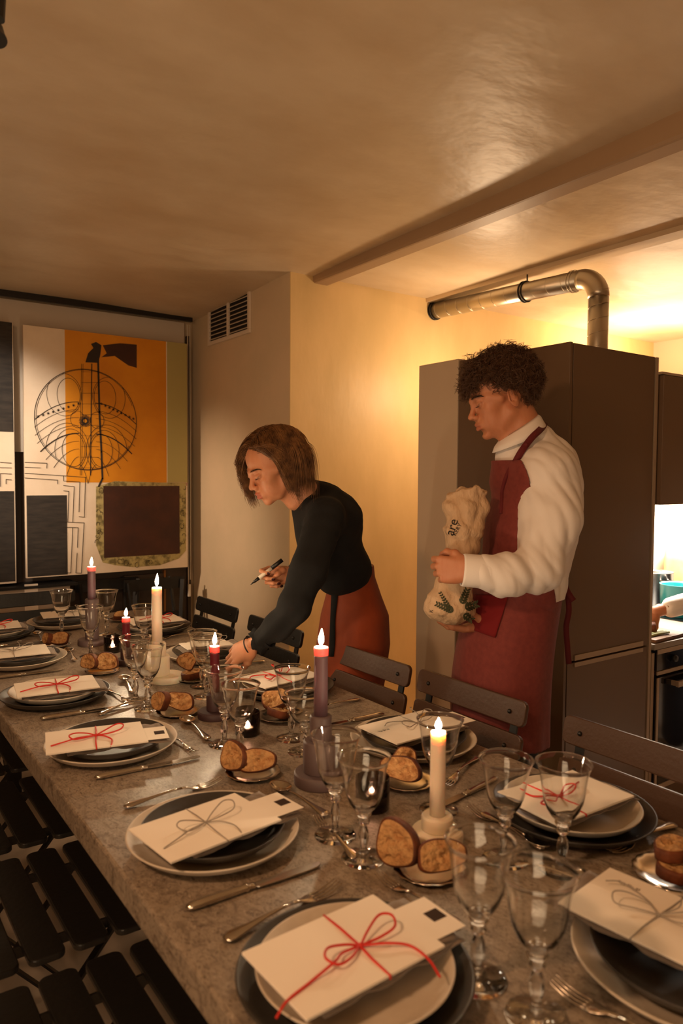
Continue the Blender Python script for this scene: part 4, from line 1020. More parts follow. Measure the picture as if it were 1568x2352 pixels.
def obj_from(name, parts, m, parent=None, color=None, smooth=True, inv=None):
    Vs, Qs, o_ = [], [], 0
    for v, q in parts: Vs.append(v); Qs.append(q+o_); o_ += len(v)
    V = np.concatenate(Vs); Q = np.concatenate(Qs)
    me = bpy.data.meshes.new(name); me.vertices.add(len(V)); me.vertices.foreach_set('co', V.astype(np.float32).ravel())
    me.loops.add(len(Q)*4); me.loops.foreach_set('vertex_index', Q.astype(np.int32).ravel())
    me.polygons.add(len(Q)); me.polygons.foreach_set('loop_start', np.arange(0, len(Q)*4, 4, dtype=np.int32))
    me.update(calc_edges=True); me.validate()
    me.polygons.foreach_set('use_smooth', [smooth]*len(me.polygons))
    if color is not None:
        a = me.color_attributes.new('Col', 'FLOAT_COLOR', 'POINT'); a.data.foreach_set('color', color(V).astype(np.float32).ravel())
    me.materials.append(m)
    o = bpy.data.objects.new(name, me); COL.objects.link(o)
    if parent: o.parent = parent
    return o
RH = np.array(RT); RH[2] = 0; RH /= np.linalg.norm(RH); FH = np.array((-RH[1], RH[0], 0)); ZH = np.array((0, 0, 1.))
def PX(px, py, d): return np.array(at(px, py, d))
IMG = np.stack([RH, FH, ZH], 1)       # columns: picture right, away, up
def basis(f, up=(0, 0, 1)):
    f = np.array(f, float); f /= np.linalg.norm(f); l = np.cross(up, f); l /= np.linalg.norm(l); u = np.cross(f, l)
    return np.stack([f, l, u], 1)
def frame(R, t):
    M = np.eye(4); M[:3, :3] = R; M[:3, 3] = t; return M

def skin_mat(name, base, lip, brow):
    m = bpy.data.materials.new(name); m.use_nodes = True; N = m.node_tree.nodes; L = m.node_tree.links; b = N['Principled BSDF']
    a = N.new('ShaderNodeVertexColor'); a.layer_name = 'Col'; sx = N.new('ShaderNodeSeparateColor'); L.new(a.outputs[0], sx.inputs[0])
    n = N.new('ShaderNodeTexNoise'); n.inputs['Scale'].default_value = 45; n.inputs['Detail'].default_value = 5
    m0 = N.new('ShaderNodeMix'); m0.data_type = 'RGBA'; m0.inputs[6].default_value = (*base, 1); m0.inputs[7].default_value = (base[0]*.95, base[1]*.88, base[2]*.86, 1)
    r = N.new('ShaderNodeMapRange'); r.inputs[1].default_value = .45; r.inputs[2].default_value = .75; L.new(n.outputs[0], r.inputs[0]); L.new(r.outputs[0], m0.inputs[0])
    prev = m0.outputs[2]
    for ch, c in ((0, lip), (1, brow), (2, rgb(24, 14, 16))):
        mx = N.new('ShaderNodeMix'); mx.data_type = 'RGBA'; mx.inputs[7].default_value = (*c, 1); L.new(prev, mx.inputs[6]); L.new(sx.outputs[ch], mx.inputs[0]); prev = mx.outputs[2]
    L.new(prev, b.inputs['Base Color']); b.inputs['Roughness'].default_value = .5; b.inputs['Subsurface Weight'].default_value = .25
    b.inputs['Subsurface Radius'].default_value = (1, .3, .15); b.inputs['Subsurface Scale'].default_value = .006
    bu = N.new('ShaderNodeBump'); bu.inputs['Strength'].default_value = .12; bu.inputs['Distance'].default_value = .002
    n2 = N.new('ShaderNodeTexNoise'); n2.inputs['Scale'].default_value = 500; L.new(n2.outputs[0], bu.inputs['Height']); L.new(bu.outputs[0], b.inputs['Normal'])
    return m
def head_field(fem=False):
    f = Field()
    f.ell((-.022, 0, .040), (.090, .074, .080)).ell((.030, 0, .042), (.054, .060, .058))
    f.ell((.034, 0, -.030), (.049, .050 if fem else .053, .068), k=.03)
    j = .9 if fem else 1.0
    for s in (-1, 1):
        f.cap((-.004, s*.050*j, -.050), (.030, s*.034*j, -.086), .016, .014, k=.03)
        f.ell((.052, s*.041, -.020), (.020, .017, .016), k=.022)
        f.ell((.050, s*.030, -.055), (.022, .018, .026), k=.02)
        f.cap((.020, s*.062, .0), (.055, s*.050, .012), .010, .009, k=.02)
    f.ell((.052, 0, -.078), (.026, .026 if fem else .029, .026), k=.024)
    f.ell((.070 if not fem else .066, 0, -.100), (.014, .017, .013), k=.016)
    br = .0085 if fem else .0105
    f.cap((.080, -.030, .016), (.086, 0, .014), br, br*.8, k=.014).cap((.080, .030, .016), (.086, 0, .014), br, br*.8, k=.014)
    for s in (-1, 1): f.ell((.098, s*.033, -.002), (.017, .017, .012), k=.016, op='s')
    f.cap((.083, 0, .008), (.100, 0, -.028), .0060, .0085, k=.012).ell((.102 if fem else .1045, 0, -.034), (.0095, .0088, .0085), k=.008)
    for s in (-1, 1):
        f.ell((.093, s*.0125, -.038), (.0095, .0062, .0070), k=.006)
        f.ell((.098, s*.0065, -.0452), (.0045, .0028, .003), k=.003, op='s')
        f.ell((.0745, s*.0315, -.001), (.0135, .0150, .0125), k=.004)
    f.ell((.076, 0, -.062), (.017, .024, .020), k=.016)
    f.cap((.0900, -.013, -.0615), (.0935, 0, -.0605), .0036, .0045, k=.006).cap((.0900, .013, -.0615), (.0935, 0, -.0605), .0036, .0045, k=.006)
    f.cap((.0872, -.011, -.0735), (.0915, 0, -.0738), .0040, .0052, k=.006).cap((.0872, .011, -.0735), (.0915, 0, -.0738), .0040, .0052, k=.006)
    f.cap((.0985, -.0, -.0670), (.0880, -.021, -.0680), .0016, .0012, k=.003, op='s').cap((.0985, 0, -.0670), (.0880, .021, -.0680), .0016, .0012, k=.003, op='s')
    f.cap((.082, -.012, -.086), (.082, .012, -.086), .005, k=.012, op='s') if not fem else None
    for s in (-1, 1):
        R = basis((1, s*.35, 0)); R = R@np.array([[math.cos(.2), 0, math.sin(.2)], [0, 1, 0], [-math.sin(.2), 0, math.cos(.2)]])
        f.ell((-.014, s*.077, -.008), (.0175, .0065, .031), R, k=.006)
        f.ell((-.011, s*.0845, -.003), (.0115, .0070, .021), R, k=.003, op='s')
        f.ell((-.015, s*.0800, -.002), (.0055, .0040, .014), R, k=.004)
        f.ell((-.001, s*.0800, -.014), (.005, .0045, .006), R, k=.003)
        f.ell((-.005, s*.0815, -.013), (.004, .006, .006), R, k=.002, op='s')
    return f
def head_color(R, c, fem=False):
    def col(V):
        L = (V-c)@R; o = np.zeros((len(V), 4)); o[:, 3] = 1
        x, y, z = L.T; near = (np.abs(L).max(1) < .16)
        g = lambda v, a, b: 1/(1+np.exp((np.abs(v-a)-b)/.0012))
        o[:, 0] = near*(x > .084)*g(z, -.0675, .0125 if fem else .0110)*g(y, 0, .0195)*np.clip((x-.084)/.003, 0, 1)*(.7 if fem else .5)
        arch = .0235-.25*(np.abs(y)-.030)**2/.03
        o[:, 1] = near*(x > .05)*g(z, arch, .0028 if fem else .0042)*g(np.abs(y), .031, .016)*(.6 if fem else .85)
        lid = -.0075+.010*((np.abs(y)-.0315)/.015)**2
        o[:, 2] = near*(x > .065)*g(z, lid, .0013)*g(np.abs(y), .0315, .0140)*.95
        return o
    return col
def hand_field(R, wrist, curls, thumb=None, spread=.02, size=1.0, side=1, palm_curl=0):
    """local x towards fingertips, y towards thumb side (times side), z = back of the hand; curls per finger (3 joint angles, degrees, index..little)"""
    f = Field(); s = size
    f.cap((-.03*s, 0, 0), (.01*s, 0, 0), .021*s, .021*s, k=.01, flat=((0, 0, 1), 1.45))
    ys = [.0290, .0095, -.0095, -.0270]; kn = [.088, .092, .087, .078]; ln = [(.044, .026, .021), (.048, .030, .022), (.045, .028, .021), (.035, .021, .019)]
    for y, kx in zip(ys, kn):
        f.cap((.006*s, y*.55*side*s, -.002), ((kx-.006)*s, y*side*s, -.001), .0135*s, .0108*s, k=.014)
    f.ell((.045*s, -.004*side*s, -.006*s), (.042*s, .034*s, .014*s), k=.014)
    f.ell((.030*s, .024*side*s, -.012*s), (.028*s, .017*s, .015*s), k=.012)
    tips = []
    for i, (y, kx, l) in enumerate(zip(ys, kn, ln)):
        p = np.array((kx*s, y*side*s, 0)); a = 0; rr = [.0098, .0088, .0080, .0066] if i < 3 else [.0086, .0076, .0068, .0058]
        yaw = (1.5-i)*spread*side
        for j in range(3):
            a += math.radians(curls[i][j]); d = np.array((math.cos(a)*math.cos(yaw), math.sin(yaw), -math.sin(a)))
            q = p+d*l[j]*s; f.cap(p, q, rr[j]*s, rr[j+1]*s, k=.0035); p = q
        tips.append((p, d, np.array((math.sin(a), 0, math.cos(a)))))
    th = thumb or [(.020, .026, -.012), (.048, .050, -.024), (.072, .056, -.040), (.090, .052, -.052)]
    th = [np.array((x*s, y*side*s, z*s)) for x, y, z in th]
    for (a, b), (ra, rb) in zip(zip(th[:-1], th[1:]), ((.015, .0115), (.0115, .0098), (.0098, .0074))): f.cap(a, b, ra*s, rb*s, k=.008)
    d = th[3]-th[2]; d /= np.linalg.norm(d); tips.append((th[3], d, None))
    return f.xf(frame(R, wrist)), [(R@t[0]+wrist, R@t[1], None if t[2] is None else R@t[2]) for t in tips]
def nail_mesh(par, tips, m, size=.0062):
    for p, d, n in tips:
        if n is None: n = np.cross(d, np.cross((0, 0, 1.), d))
        y = np.cross(n, d); bm = bmesh.new(); M = Matrix(np.vstack([np.column_stack([d, y, n, p+n*size*.92-d*.001]), [0, 0, 0, 1]]))
        bmesh.ops.create_icosphere(bm, subdivisions=2, radius=1, matrix=M @ Matrix.Diagonal((size*1.15, size*.85, .0016, 1)))
        mesh_obj('fingernail', bm, m, par, smooth=True)
def folds(P, dirs, amp):
    d = np.zeros(len(P))
    for (v, fr, ph, w_) in dirs:
        t = P@np.array(v)*fr+ph; t2 = P@np.array((v[1], v[2], v[0]))*fr*.6
        d += w_*np.abs(np.sin(t+1.2*np.sin(t2)))
    return d*amp
def face_hair(fld, R, c, m, par, dens=70):
    rn_ = np.random.default_rng(3); br, la = [], []
    def surf(y, z):
        xs = np.linspace(.125, .04, 120); P = c+(R@np.stack([xs, np.full(120, y), np.full(120, z)])).T; d = fld(P); i = np.argmax(d < 0); return xs[i]
    for s in (-1, 1):
        for _ in range(dens):
            u = rn_.uniform(0, 1); y = s*(.014+.036*u); z = .0195+.006*math.sin(u*2.6)-.004*u+rn_.normal(0, .0013)*(1-.5*u)
            x = surf(y, z); d = np.array((-.15, s*1.0, .35-.6*u)); d /= np.linalg.norm(d); t = np.linspace(0, 1, 5)[:, None]
            q = np.array((x+.0004, y, z))+t*d*.008; q[:, 0] = [surf(v[1], v[2])+.0006+.0005*k for k, v in enumerate(q)]; br.append((R@q.T).T+c)
        for u in np.linspace(-1, 1, 20):
            y = s*.0315+u*.0125; z = -.0080+.0025*u*u; x = surf(y, z); t = np.linspace(0, 1, 5)[:, None]
            q = np.array((x, y, z))+t*np.array((.0065, u*.003, -.004))+t*t*np.array((0, 0, .003)); la.append((R@q.T).T+c)
    curve_hair('eyebrows', br, .00042, m, par); curve_hair('eyelashes', la, .0003, m, par)
def curve_hair(name, strands, r, m, parent, sides=3):
    """thin tapering tubes, all strands in one hair mesh"""
    n = min(len(q) for q in strands); A = np.array([q[:n] for q in strands]); K = len(A)
    T = np.gradient(A, axis=1); T /= np.linalg.norm(T, axis=2, keepdims=True)+1e-9
    U = np.cross(T, np.array((.31, .72, .62))); U /= np.linalg.norm(U, axis=2, keepdims=True)+1e-9; W = np.cross(T, U)
    rr = (r*np.linspace(1, .3, n))[None, :, None]
    rings = [A+(U*math.cos(2*math.pi*k/sides)+W*math.sin(2*math.pi*k/sides))*rr for k in range(sides)]
    V = np.stack(rings, 2).reshape(-1, 3)
    base = (np.arange(K)[:, None]*n+np.arange(n-1)[None]).reshape(-1)*sides; Q = []
    for k in range(sides):
        k2 = (k+1) % sides; Q.append(np.stack([base+k, base+k2, base+sides+k2, base+sides+k], 1))
    return obj_from(name, [(V, np.concatenate(Q))], m, parent)
def cloth(name, col, rough=.85, bump=.25, bs=700, col2=None, sheen=.05, **k): return mat(name, col, rough, bump=bump, bscale=bs, col2=col2, sheen=sheen, bdist=.0015, **k)
SKM = skin_mat('skin_man', rgb(190, 128, 94), rgb(160, 78, 62), rgb(58, 36, 24))
SKW = skin_mat('skin_woman', rgb(202, 140, 104), rgb(172, 76, 62), rgb(96, 62, 38))

# ---- the man
DM = 2.28
hc = PX(1148, 915, DM); yawm = .10
hf = -RH*math.cos(yawm)-FH*math.sin(yawm); pit = math.radians(16)
HR = basis(hf*math.cos(pit)-ZH*math.sin(pit))
HM = head_field().xf(frame(HR, hc))
nb = PX(1212, 1010, DM+.01)
HM.cap(hc+HR@np.array((-.034, 0, -.045)), nb, .056, .062, k=.025).cap(hc+HR@np.array((.012, 0, -.085)), PX(1180, 1015, DM), .030, .040, k=.03)
man = empty('person', PX(1180, 1840, DM)*np.array((1, 1, 0)), 0, 'young curly-haired man in white shirt and dark red apron, hugging a paper bag', 'person')
man.location = (0, 0, 0)
# near (left) arm and hand, far (right) hand under the bag
shN = PX(1258, 1095, 2.22); elN = PX(1222, 1318, 2.09); wrN = PX(1092, 1308, 2.02)
shF = PX(1200, 1095, 2.44); elF = PX(1165, 1340, 2.44); wrF = PX(1128, 1440, 2.24)
def mat3(x, z):   # columns x, y, z from x and approximate z
    x = np.array(x, float); x /= np.linalg.norm(x); z = np.array(z, float); z -= x*(z@x); z /= np.linalg.norm(z); return np.stack([x, np.cross(z, x), z], 1)
RN = mat3(-RH+FH*.30-ZH*.05, -FH-RH*.25+ZH*.15)
cl = [(62, 78, 40), (66, 80, 42), (68, 82, 42), (70, 84, 44)]
hN, tN = hand_field(RN, wrN+(-RH)*.012, cl, thumb=[(.022, .020, -.008), (.046, .044, -.012), (.070, .050, -.030), (.088, .046, -.048)], spread=.03, side=-1 if RN[2, 1] < 0 else 1, size=1.0)
RF = mat3(-RH-FH*.15-ZH*.06, -ZH-FH*.25)
hF, tF = hand_field(RF, wrF, [(12, 22, 18), (14, 24, 18), (18, 24, 18), (24, 26, 20)], spread=.08, side=1 if (RF[:, 1]@FH) < 0 else -1)
bodyc = Field(); bodyc.chain([nb, PX(1232, 1090, DM), PX(1228, 1220, DM), PX(1205, 1340, DM)], [.055, .085, .085, .075], k=.05)
bodyc.chain([shN, elN, wrN], [.048, .038, .026], k=.02).chain([shF, elF, wrF], [.048, .038, .026], k=.02)
hip = PX(1195, 1400, DM)
for s, dd in ((0, -.065), (1, .065)):
    h0 = hip+FH*dd; kn = h0*np.array((1, 1, 0))+np.array((0, 0, .50))-RH*.03; an = h0*np.array((1, 1, 0))+np.array((0, 0, .06))+RH*.03
    bodyc.chain([h0, kn, an], [.055, .045, .034], k=.03)
parts = [nets(HM, *HM.bounds(), .0022), nets(hN, *hN.bounds(), .0020), nets(hF, *hF.bounds(), .0020), nets(bodyc, *bodyc.bounds(), .010)]
body = obj_from('body', parts, SKM, man, head_color(HR, hc))
# trousers and shoes
tr = Field(); tr.ell(hip, (.100, .14, .12), IMG, k=.05)
for dd in (-.065, .065):
    h0 = hip+FH*dd; kn = h0*np.array((1, 1, 0))+np.array((0, 0, .50))-RH*.03; an = h0*np.array((1, 1, 0))+np.array((0, 0, .08))+RH*.03
    tr.chain([h0, kn, an], [.078, .066, .056], k=.04)
obj_from('trousers', [nets(tr, *tr.bounds(), .008)], cloth('navy_black_trousers', rgb(26, 26, 32)), man)
sh = Field()
for dd in (-.065, .065):
    an = (hip+FH*dd)*np.array((1, 1, 0))+np.array((0, 0, .055))+RH*.03; sh.cap(an, an-RH*.17-ZH*.012, .045, .036, k=.02)
obj_from('shoes', [nets(sh, *sh.bounds(), .008)], BLKM, man)
# shirt: torso and two full sleeves
def torso_man(g):
    T = Field()
    T.ell(PX(1238, 1150, DM+.01)+ZH*0, (.120+g, .175+g, .155+g), IMG, k=.06)
    T.ell(PX(1232, 1080, DM+.01), (.088+g, .200+g, .075+g), IMG, k=.06)
    T.ell(PX(1216, 1250, DM+.01), (.122+g, .168+g, .130+g), IMG, k=.07)
    T.ell(PX(1202, 1345, DM+.01), (.118+g, .165+g, .10+g), IMG, k=.06)
    T.cap(PX(1207, 1032, DM+.01), PX(1232, 1075, DM+.01), .066+g, .09+g, k=.04); T.cap(PX(1236, 1014, DM+.01), PX(1262, 1062, DM+.01), .046+g, .07+g, k=.05); T.cap(PX(1178, 1050, DM+.01), PX(1190, 1085, DM+.01), .045+g, .07+g, k=.04)
    return T
sf = torso_man(.004)
sf.chain([PX(1258, 1092, 2.20), PX(1268, 1190, 2.13), PX(1236, 1305, 2.08)], [.078, .074, .060], k=.045)
sf.chain([PX(1236, 1308, 2.08), PX(1160, 1322, 2.04), PX(1112, 1314, 2.03)], [.062, .054, .046], k=.03)
sf.chain([PX(1195, 1100, 2.42), PX(1172, 1230, 2.45), PX(1160, 1330, 2.43)], [.075, .068, .056], k=.045)
sf.chain([PX(1160, 1330, 2.43), PX(1110, 1400, 2.34)], [.055, .045], k=.03)
def shirt(P):
    d = sf(P)
    Lq = P-PX(1250, 1100, 2.2); u_, v_, w_ = Lq@RH, Lq@FH, Lq@ZH
    a = .6*np.abs(np.sin(u_*48+v_*30+w_*13+1.1*np.sin(w_*14+u_*9)))+.45*np.abs(np.sin(u_*27-v_*34+w_*20+.8*np.sin(w_*19)+1.0))+.25*np.abs(np.sin(u_*85+w_*40+np.sin(w_*30)))
    c = (P-elN); near = np.exp(-(c**2).sum(1)/.030)
    d = d-.0062*(a-.7)-.006*near*(np.abs(np.sin((c@np.array((RH*.9+ZH*.4)))*52+np.sin(c@ZH*30)))-.5)
    d = np.maximum(d, -((P-PX(1240, 960, DM))@(-ZH*.80+RH*.60)) - 9)
    d = np.maximum(d, -((P-PX(1178, 1360, DM))@ZH)-.01)     # hem tucked at the waist
    return d
lo, hi = sf.bounds()
SHIRT = cloth('white_shirt_cotton', rgb(230, 222, 216), .75, .15, 500)
shp = obj_from('shirt', [nets(shirt, lo, hi, .0045)], SHIRT, man)
# cuff
def ring_loft(bm, secs, n=36):
    """secs: (centre, normal-ish x axis, y axis, rx, ry)"""
    rings = []
    for c, x, y, rx, ry in secs:
        c, x, y = map(Vector, (c, x, y)); rings.append([bm.verts.new(c+x*rx*math.cos(2*math.pi*k/n)+y*ry*math.sin(2*math.pi*k/n)) for k in range(n)])
    for A, B in zip(rings[:-1], rings[1:]):
        for k in range(n): bm.faces.new((A[k], A[(k+1) % n], B[(k+1) % n], B[k]))
    return rings
ax = (PX(1062, 1309, 2.03)-PX(1120, 1314, 2.03)); ax /= np.linalg.norm(ax); cx2 = np.cross(ax, FH); cx2 /= np.linalg.norm(cx2); cy2 = np.cross(ax, cx2)
bm = bmesh.new(); c0 = PX(1120, 1314, 2.03)
ring_loft(bm, [(c0, cx2, cy2, .047, .046), (c0+ax*.02, cx2, cy2, .046, .044), (c0+ax*.066, cx2, cy2, .046, .042), (c0+ax*.072, cx2, cy2, .044, .040), (c0+ax*.070, cx2, cy2, .041, .037), (c0+ax*.03, cx2, cy2, .040, .036)])
mesh_obj('cuff', bm, SHIRT, shp, smooth=True)
# collar: stand and turned-down leaf
bm = bmesh.new()
def tilt(p, q, dd=DM):     # ring axes from its back and front picture points
    b_, f_ = PX(*p, dd), PX(*q, dd); v = f_-b_; L_ = np.linalg.norm(v); return (b_+f_)/2, v/L_, L_/2
ringsp = []
for p, q, ry in (((1238, 974), (1150, 1030), .058), ((1234, 952), (1149, 1008), .060), ((1240, 956), (1146, 1012), .067), ((1250, 974), (1136, 1026), .080), ((1256, 990), (1131, 1040), .087)):
    c_, v_, L_ = tilt(p, q, DM+.005); ringsp.append((c_, v_, FH, L_, ry))
rings = ring_loft(bm, ringsp, 56)
o = mesh_obj('collar', bm, SHIRT, shp, smooth=True); sol = o.modifiers.new('t', 'SOLIDIFY'); sol.thickness = .0026
# apron: bib and skirt follow the torso
AP = cloth('apron_linen', rgb(124, 52, 46), .85, .3, 600, rgb(112, 44, 40), scale=60); AP2 = cloth('apron_pocket_red', rgb(112, 4, 10), .9, sheen=0); APS = cloth('apron_strap_dark', rgb(92, 14, 20), .8)
tb = torso_man(.015)
def bib(P):
    d = tb(P)-.004+0*P[:, 0]; q = (P-PX(1160, 1060, DM))
    fr = q@(RH)  # picture right
    z = P[:, 2]; ztop = PX(1160, 1058, DM)[2]; zb = PX(1160, 1370, DM)[2]
    wide = .030+.075*np.clip((ztop-z)/.42, 0, 1)**1.3
    d = np.maximum(d, z-ztop); d = np.maximum(d, zb-z-.03); cen = (PX(1238, 1150, DM))
    d = np.maximum(d, -(armf(P)-.010))
    d = np.maximum(d, (P-PX(1128, 1060, DM))@RH-(.062+.10*np.clip((ztop-z)/.42, 0, 1)))
    return d
armf = Field().chain([PX(1258, 1092, 2.20), PX(1268, 1190, 2.13), PX(1236, 1305, 2.08)], [.078, .074, .060], k=.045)
lo, hi = tb.bounds(); apr = obj_from('apron', [nets(bib, lo-.02, hi+.02, .0045)], AP, man)
ak = Field()
def skirt(P):
    z = P[:, 2]; z0 = PX(1190, 1345, DM)[2]; z1 = PX(1190, 1693, DM)[2]; t = np.clip((z0-z)/(z0-z1), -.1, 1.1)
    cxp = 1188-34*np.sin(np.clip(t, 0, 1)*1.9)-2*t; L = (P-PX(1188, 1345, DM)); 
    x = L@RH-(cxp-1188)/FPX*DM; y = L@FH-.01
    rx = .138+.020*np.sin(np.clip(t, 0, 1)*2.0)-.012*t; ry = .178+.03*t
    ang = np.arctan2(y, x); rr = 1+.018*np.sin(ang*7+z*9)*t+.010*np.sin(ang*13+z*5)*t
    d = (np.sqrt((x/rx)**2+(y/ry)**2)-rr)*rx*.9
    d = np.maximum(d, z-z0-.01); d = np.maximum(d, z1+.01*np.sin(ang*3)-.035*(x/.14)*0-z)
    back = np.abs(np.arctan2(y, x))   # open at the back (picture right)
    d = np.maximum(d, (x-.10-.0*t)*(1) if False else -1+0*x)
    d = np.maximum(d, -(back-.42+.0*t)*.12)
    return d
c = PX(1180, 1500, DM); obj_from('apron_skirt', [nets(skirt, c-.36, c+.36, .0048)], AP, apr)
# pocket on the apron front, side facing the camera
bm = bmesh.new()
def skp(px, py, off=.006):     # point on the apron skirt surface seen at a pixel
    best = None
    for d_ in np.linspace(1.95, 2.3, 141):
        P = PX(px, py, d_)[None]
        if skirt(P)[0] < .0005: best = d_; break
    return Vector(PX(px, py, (best or 2.12)-off))
nU, nV = 12, 12; G = []
for i in range(nU+1):
    for j in range(nV+1):
        u, v = i/nU, j/nV; x0, x1 = 1088+(1074-1088)*v, 1168+(1137-1168)*v; y0, y1 = 1366, 1443+22*u
        G.append(bm.verts.new(skp(x0+(x1-x0)*u, y0+(y1-y0)*v)))
for i in range(nU):
    for j in range(nV): k = i*(nV+1)+j; bm.faces.new((G[k], G[k+1], G[k+nV+2], G[k+nV+1]))
o = mesh_obj('pocket', bm, AP2, apr, smooth=True); sol = o.modifiers.new('t', 'SOLIDIFY'); sol.thickness = .002
# straps
def sfp(F, px, py, off=.004, lo_=1.85, hi_=2.4):
    for d_ in np.linspace(lo_, hi_, 221):
        if F(PX(px, py, d_)[None])[0] < 0: return Vector(PX(px, py, d_-off))
    return Vector(PX(px, py, (lo_+hi_)/2))
def strap(name, pix, wd, m, par, F=shirt, off=.004):
    P = spline([sfp(F, *p, off) if len(p) == 2 else Vector(PX(*p)) for p in pix], 6); bm = bmesh.new(); L_, R2 = [], []
    for i, p in enumerate(P):
        t_ = (P[min(i+1, len(P)-1)]-P[max(i-1, 0)]).normalized(); n_ = (CAM-p).normalized(); s_ = t_.cross(n_).normalized()*wd/2
        L_.append(bm.verts.new(p-s_)); R2.append(bm.verts.new(p+s_))
    for i in range(len(P)-1): bm.faces.new((L_[i], L_[i+1], R2[i+1], R2[i]))
    o = mesh_obj(name, bm, m, par, smooth=True); q = o.modifiers.new('t', 'SOLIDIFY'); q.thickness = .003
    return o
strap('neck_strap', [(1251, 970, 2.285), (1246, 980, 2.235), (1238, 989, 2.205), (1224, 1002, 2.186), (1209, 1020, 2.176), (1195, 1040, 2.170), (1183, 1062)], .020, APS, apr, off=.016)
strap('strap_end', [(1210, 1018, 2.170), (1186, 1050), (1163, 1092), (1153, 1128), (1152, 1152), (1150, 1180)], .011, APS, apr, F=lambda P: np.minimum(shirt(P), bib(P)), off=.005)
strap('waist_tie', [(1288, 1335, 2.30), (1300, 1350, 2.28), (1306, 1400, 2.28), (1300, 1440, 2.28), (1303, 1490, 2.29), (1306, 1525, 2.29)], .017, APS, apr)
strap('waist_tie', [(1284, 1338, 2.28), (1296, 1350, 2.27), (1310, 1372, 2.27), (1316, 1380, 2.27)], .02, APS, apr)
# curly hair: helical locks over the skull
HB = mat('hair_dark_brown', rgb(80, 50, 28), .5, spec=.6)
rn = np.random.default_rng(5); locks = []
cap_c = np.array((-.026, 0, .052)); cap_r = np.array((.098, .083, .084))
for i in range(2600):
    v = rn.normal(size=3); v /= np.linalg.norm(v); p = cap_c+cap_r*v
    x, y, z = p
    if z < .012 and x > -.035: continue
    if x > .03 and z < .060: continue
    if abs(y) > .048 and x > -.005 and z < .040: continue
    if z < -.045: continue
    if abs(y) > .055 and -.05 < x < .02 and z < .028: continue
    n = v/cap_r; n /= np.linalg.norm(n)
    tang = np.cross(n, rn.normal(size=3)); tang /= np.linalg.norm(tang)
    dr = n*.75+tang*.5+np.array((1.0 if x > .05 else (.3 if x > .02 else -.15), 0, -.75 if x > .05 else -.1)); dr /= np.linalg.norm(dr)
    top = max(0, z-.05)/.08; L = rn.uniform(.024, .042)*(1+.4*top)+(.020 if x > .03 else 0); R_c = rn.uniform(.0050, .0100); turns = rn.uniform(1.3, 2.6)
    a1 = np.cross(dr, (.3, .5, .8)); a1 /= np.linalg.norm(a1); a2 = np.cross(dr, a1); ph = rn.uniform(0, 6.28)
    tt = np.linspace(0, 1, 22); sgn = rn.choice((-1, 1))
    q = p-n*.006+np.outer(tt, dr*L)+(np.outer(np.cos(ph+sgn*tt*turns*6.28)-math.cos(ph), a1)+np.outer(np.sin(ph+sgn*tt*turns*6.28)-math.sin(ph), a2))*R_c
    q[:, 2] -= .012*tt**2
    locks.append((HR@q.T).T+hc)
    for _ in range(2):
        locks.append(locks[-1]+rn.normal(size=3)*.0022)
for i in range(420):      # loose ringlets standing off the outline
    v = rn.normal(size=3); v /= np.linalg.norm(v); p = cap_c+cap_r*v*1.06; x, y, z = p
    if (z < .075 and x > .03) or (z < .02 and x > -.06) or z < -.035: continue
    n = v/cap_r; n /= np.linalg.norm(n); a1 = np.cross(n, (.3, .5, .8)); a1 /= np.linalg.norm(a1); a2 = np.cross(n, a1); tt = np.linspace(0, 1, 22); ph = rn.uniform(0, 6.28); R_c = rn.uniform(.006, .0095); tn = rn.uniform(1.1, 1.8)
    dr = n*.7+a1*rn.uniform(-.6, .6)+a2*rn.uniform(-.6, .6); q = p+np.outer(tt, dr*rn.uniform(.014, .024))+(np.outer(np.cos(ph+tt*tn*6.28), a1)+np.outer(np.sin(ph+tt*tn*6.28), n))*R_c
    q = (HR@q.T).T+hc; locks += [q, q+rn.normal(size=3)*.0012]
curve_hair('hair', locks, .0009, HB, man)
hcap = Field(); hcap.ell(cap_c, cap_r*.985).ell((-.035, 0, .02), (.085, .074, .072), k=.02)
def hair_cap(P):
    L = (P-hc)@HR; d = hcap(L); x, y, z = L.T
    line = np.where(x > .0, .012+(x-.0)*1.30, .012-(-x)*.0-np.clip((-x-.035)/.03, 0, 1)*.062)
    return np.maximum(d+.0015*np.sin(L[:, 0]*300)*np.sin(L[:, 1]*280)*np.sin(L[:, 2]*310), (line-z))
obj_from('hair_base', [nets(hair_cap, hc-.17, hc+.17, .004)], HB, man)

face_hair(HM, HR, hc, mat('brow_dark', rgb(38, 24, 16), .7), man, 120)
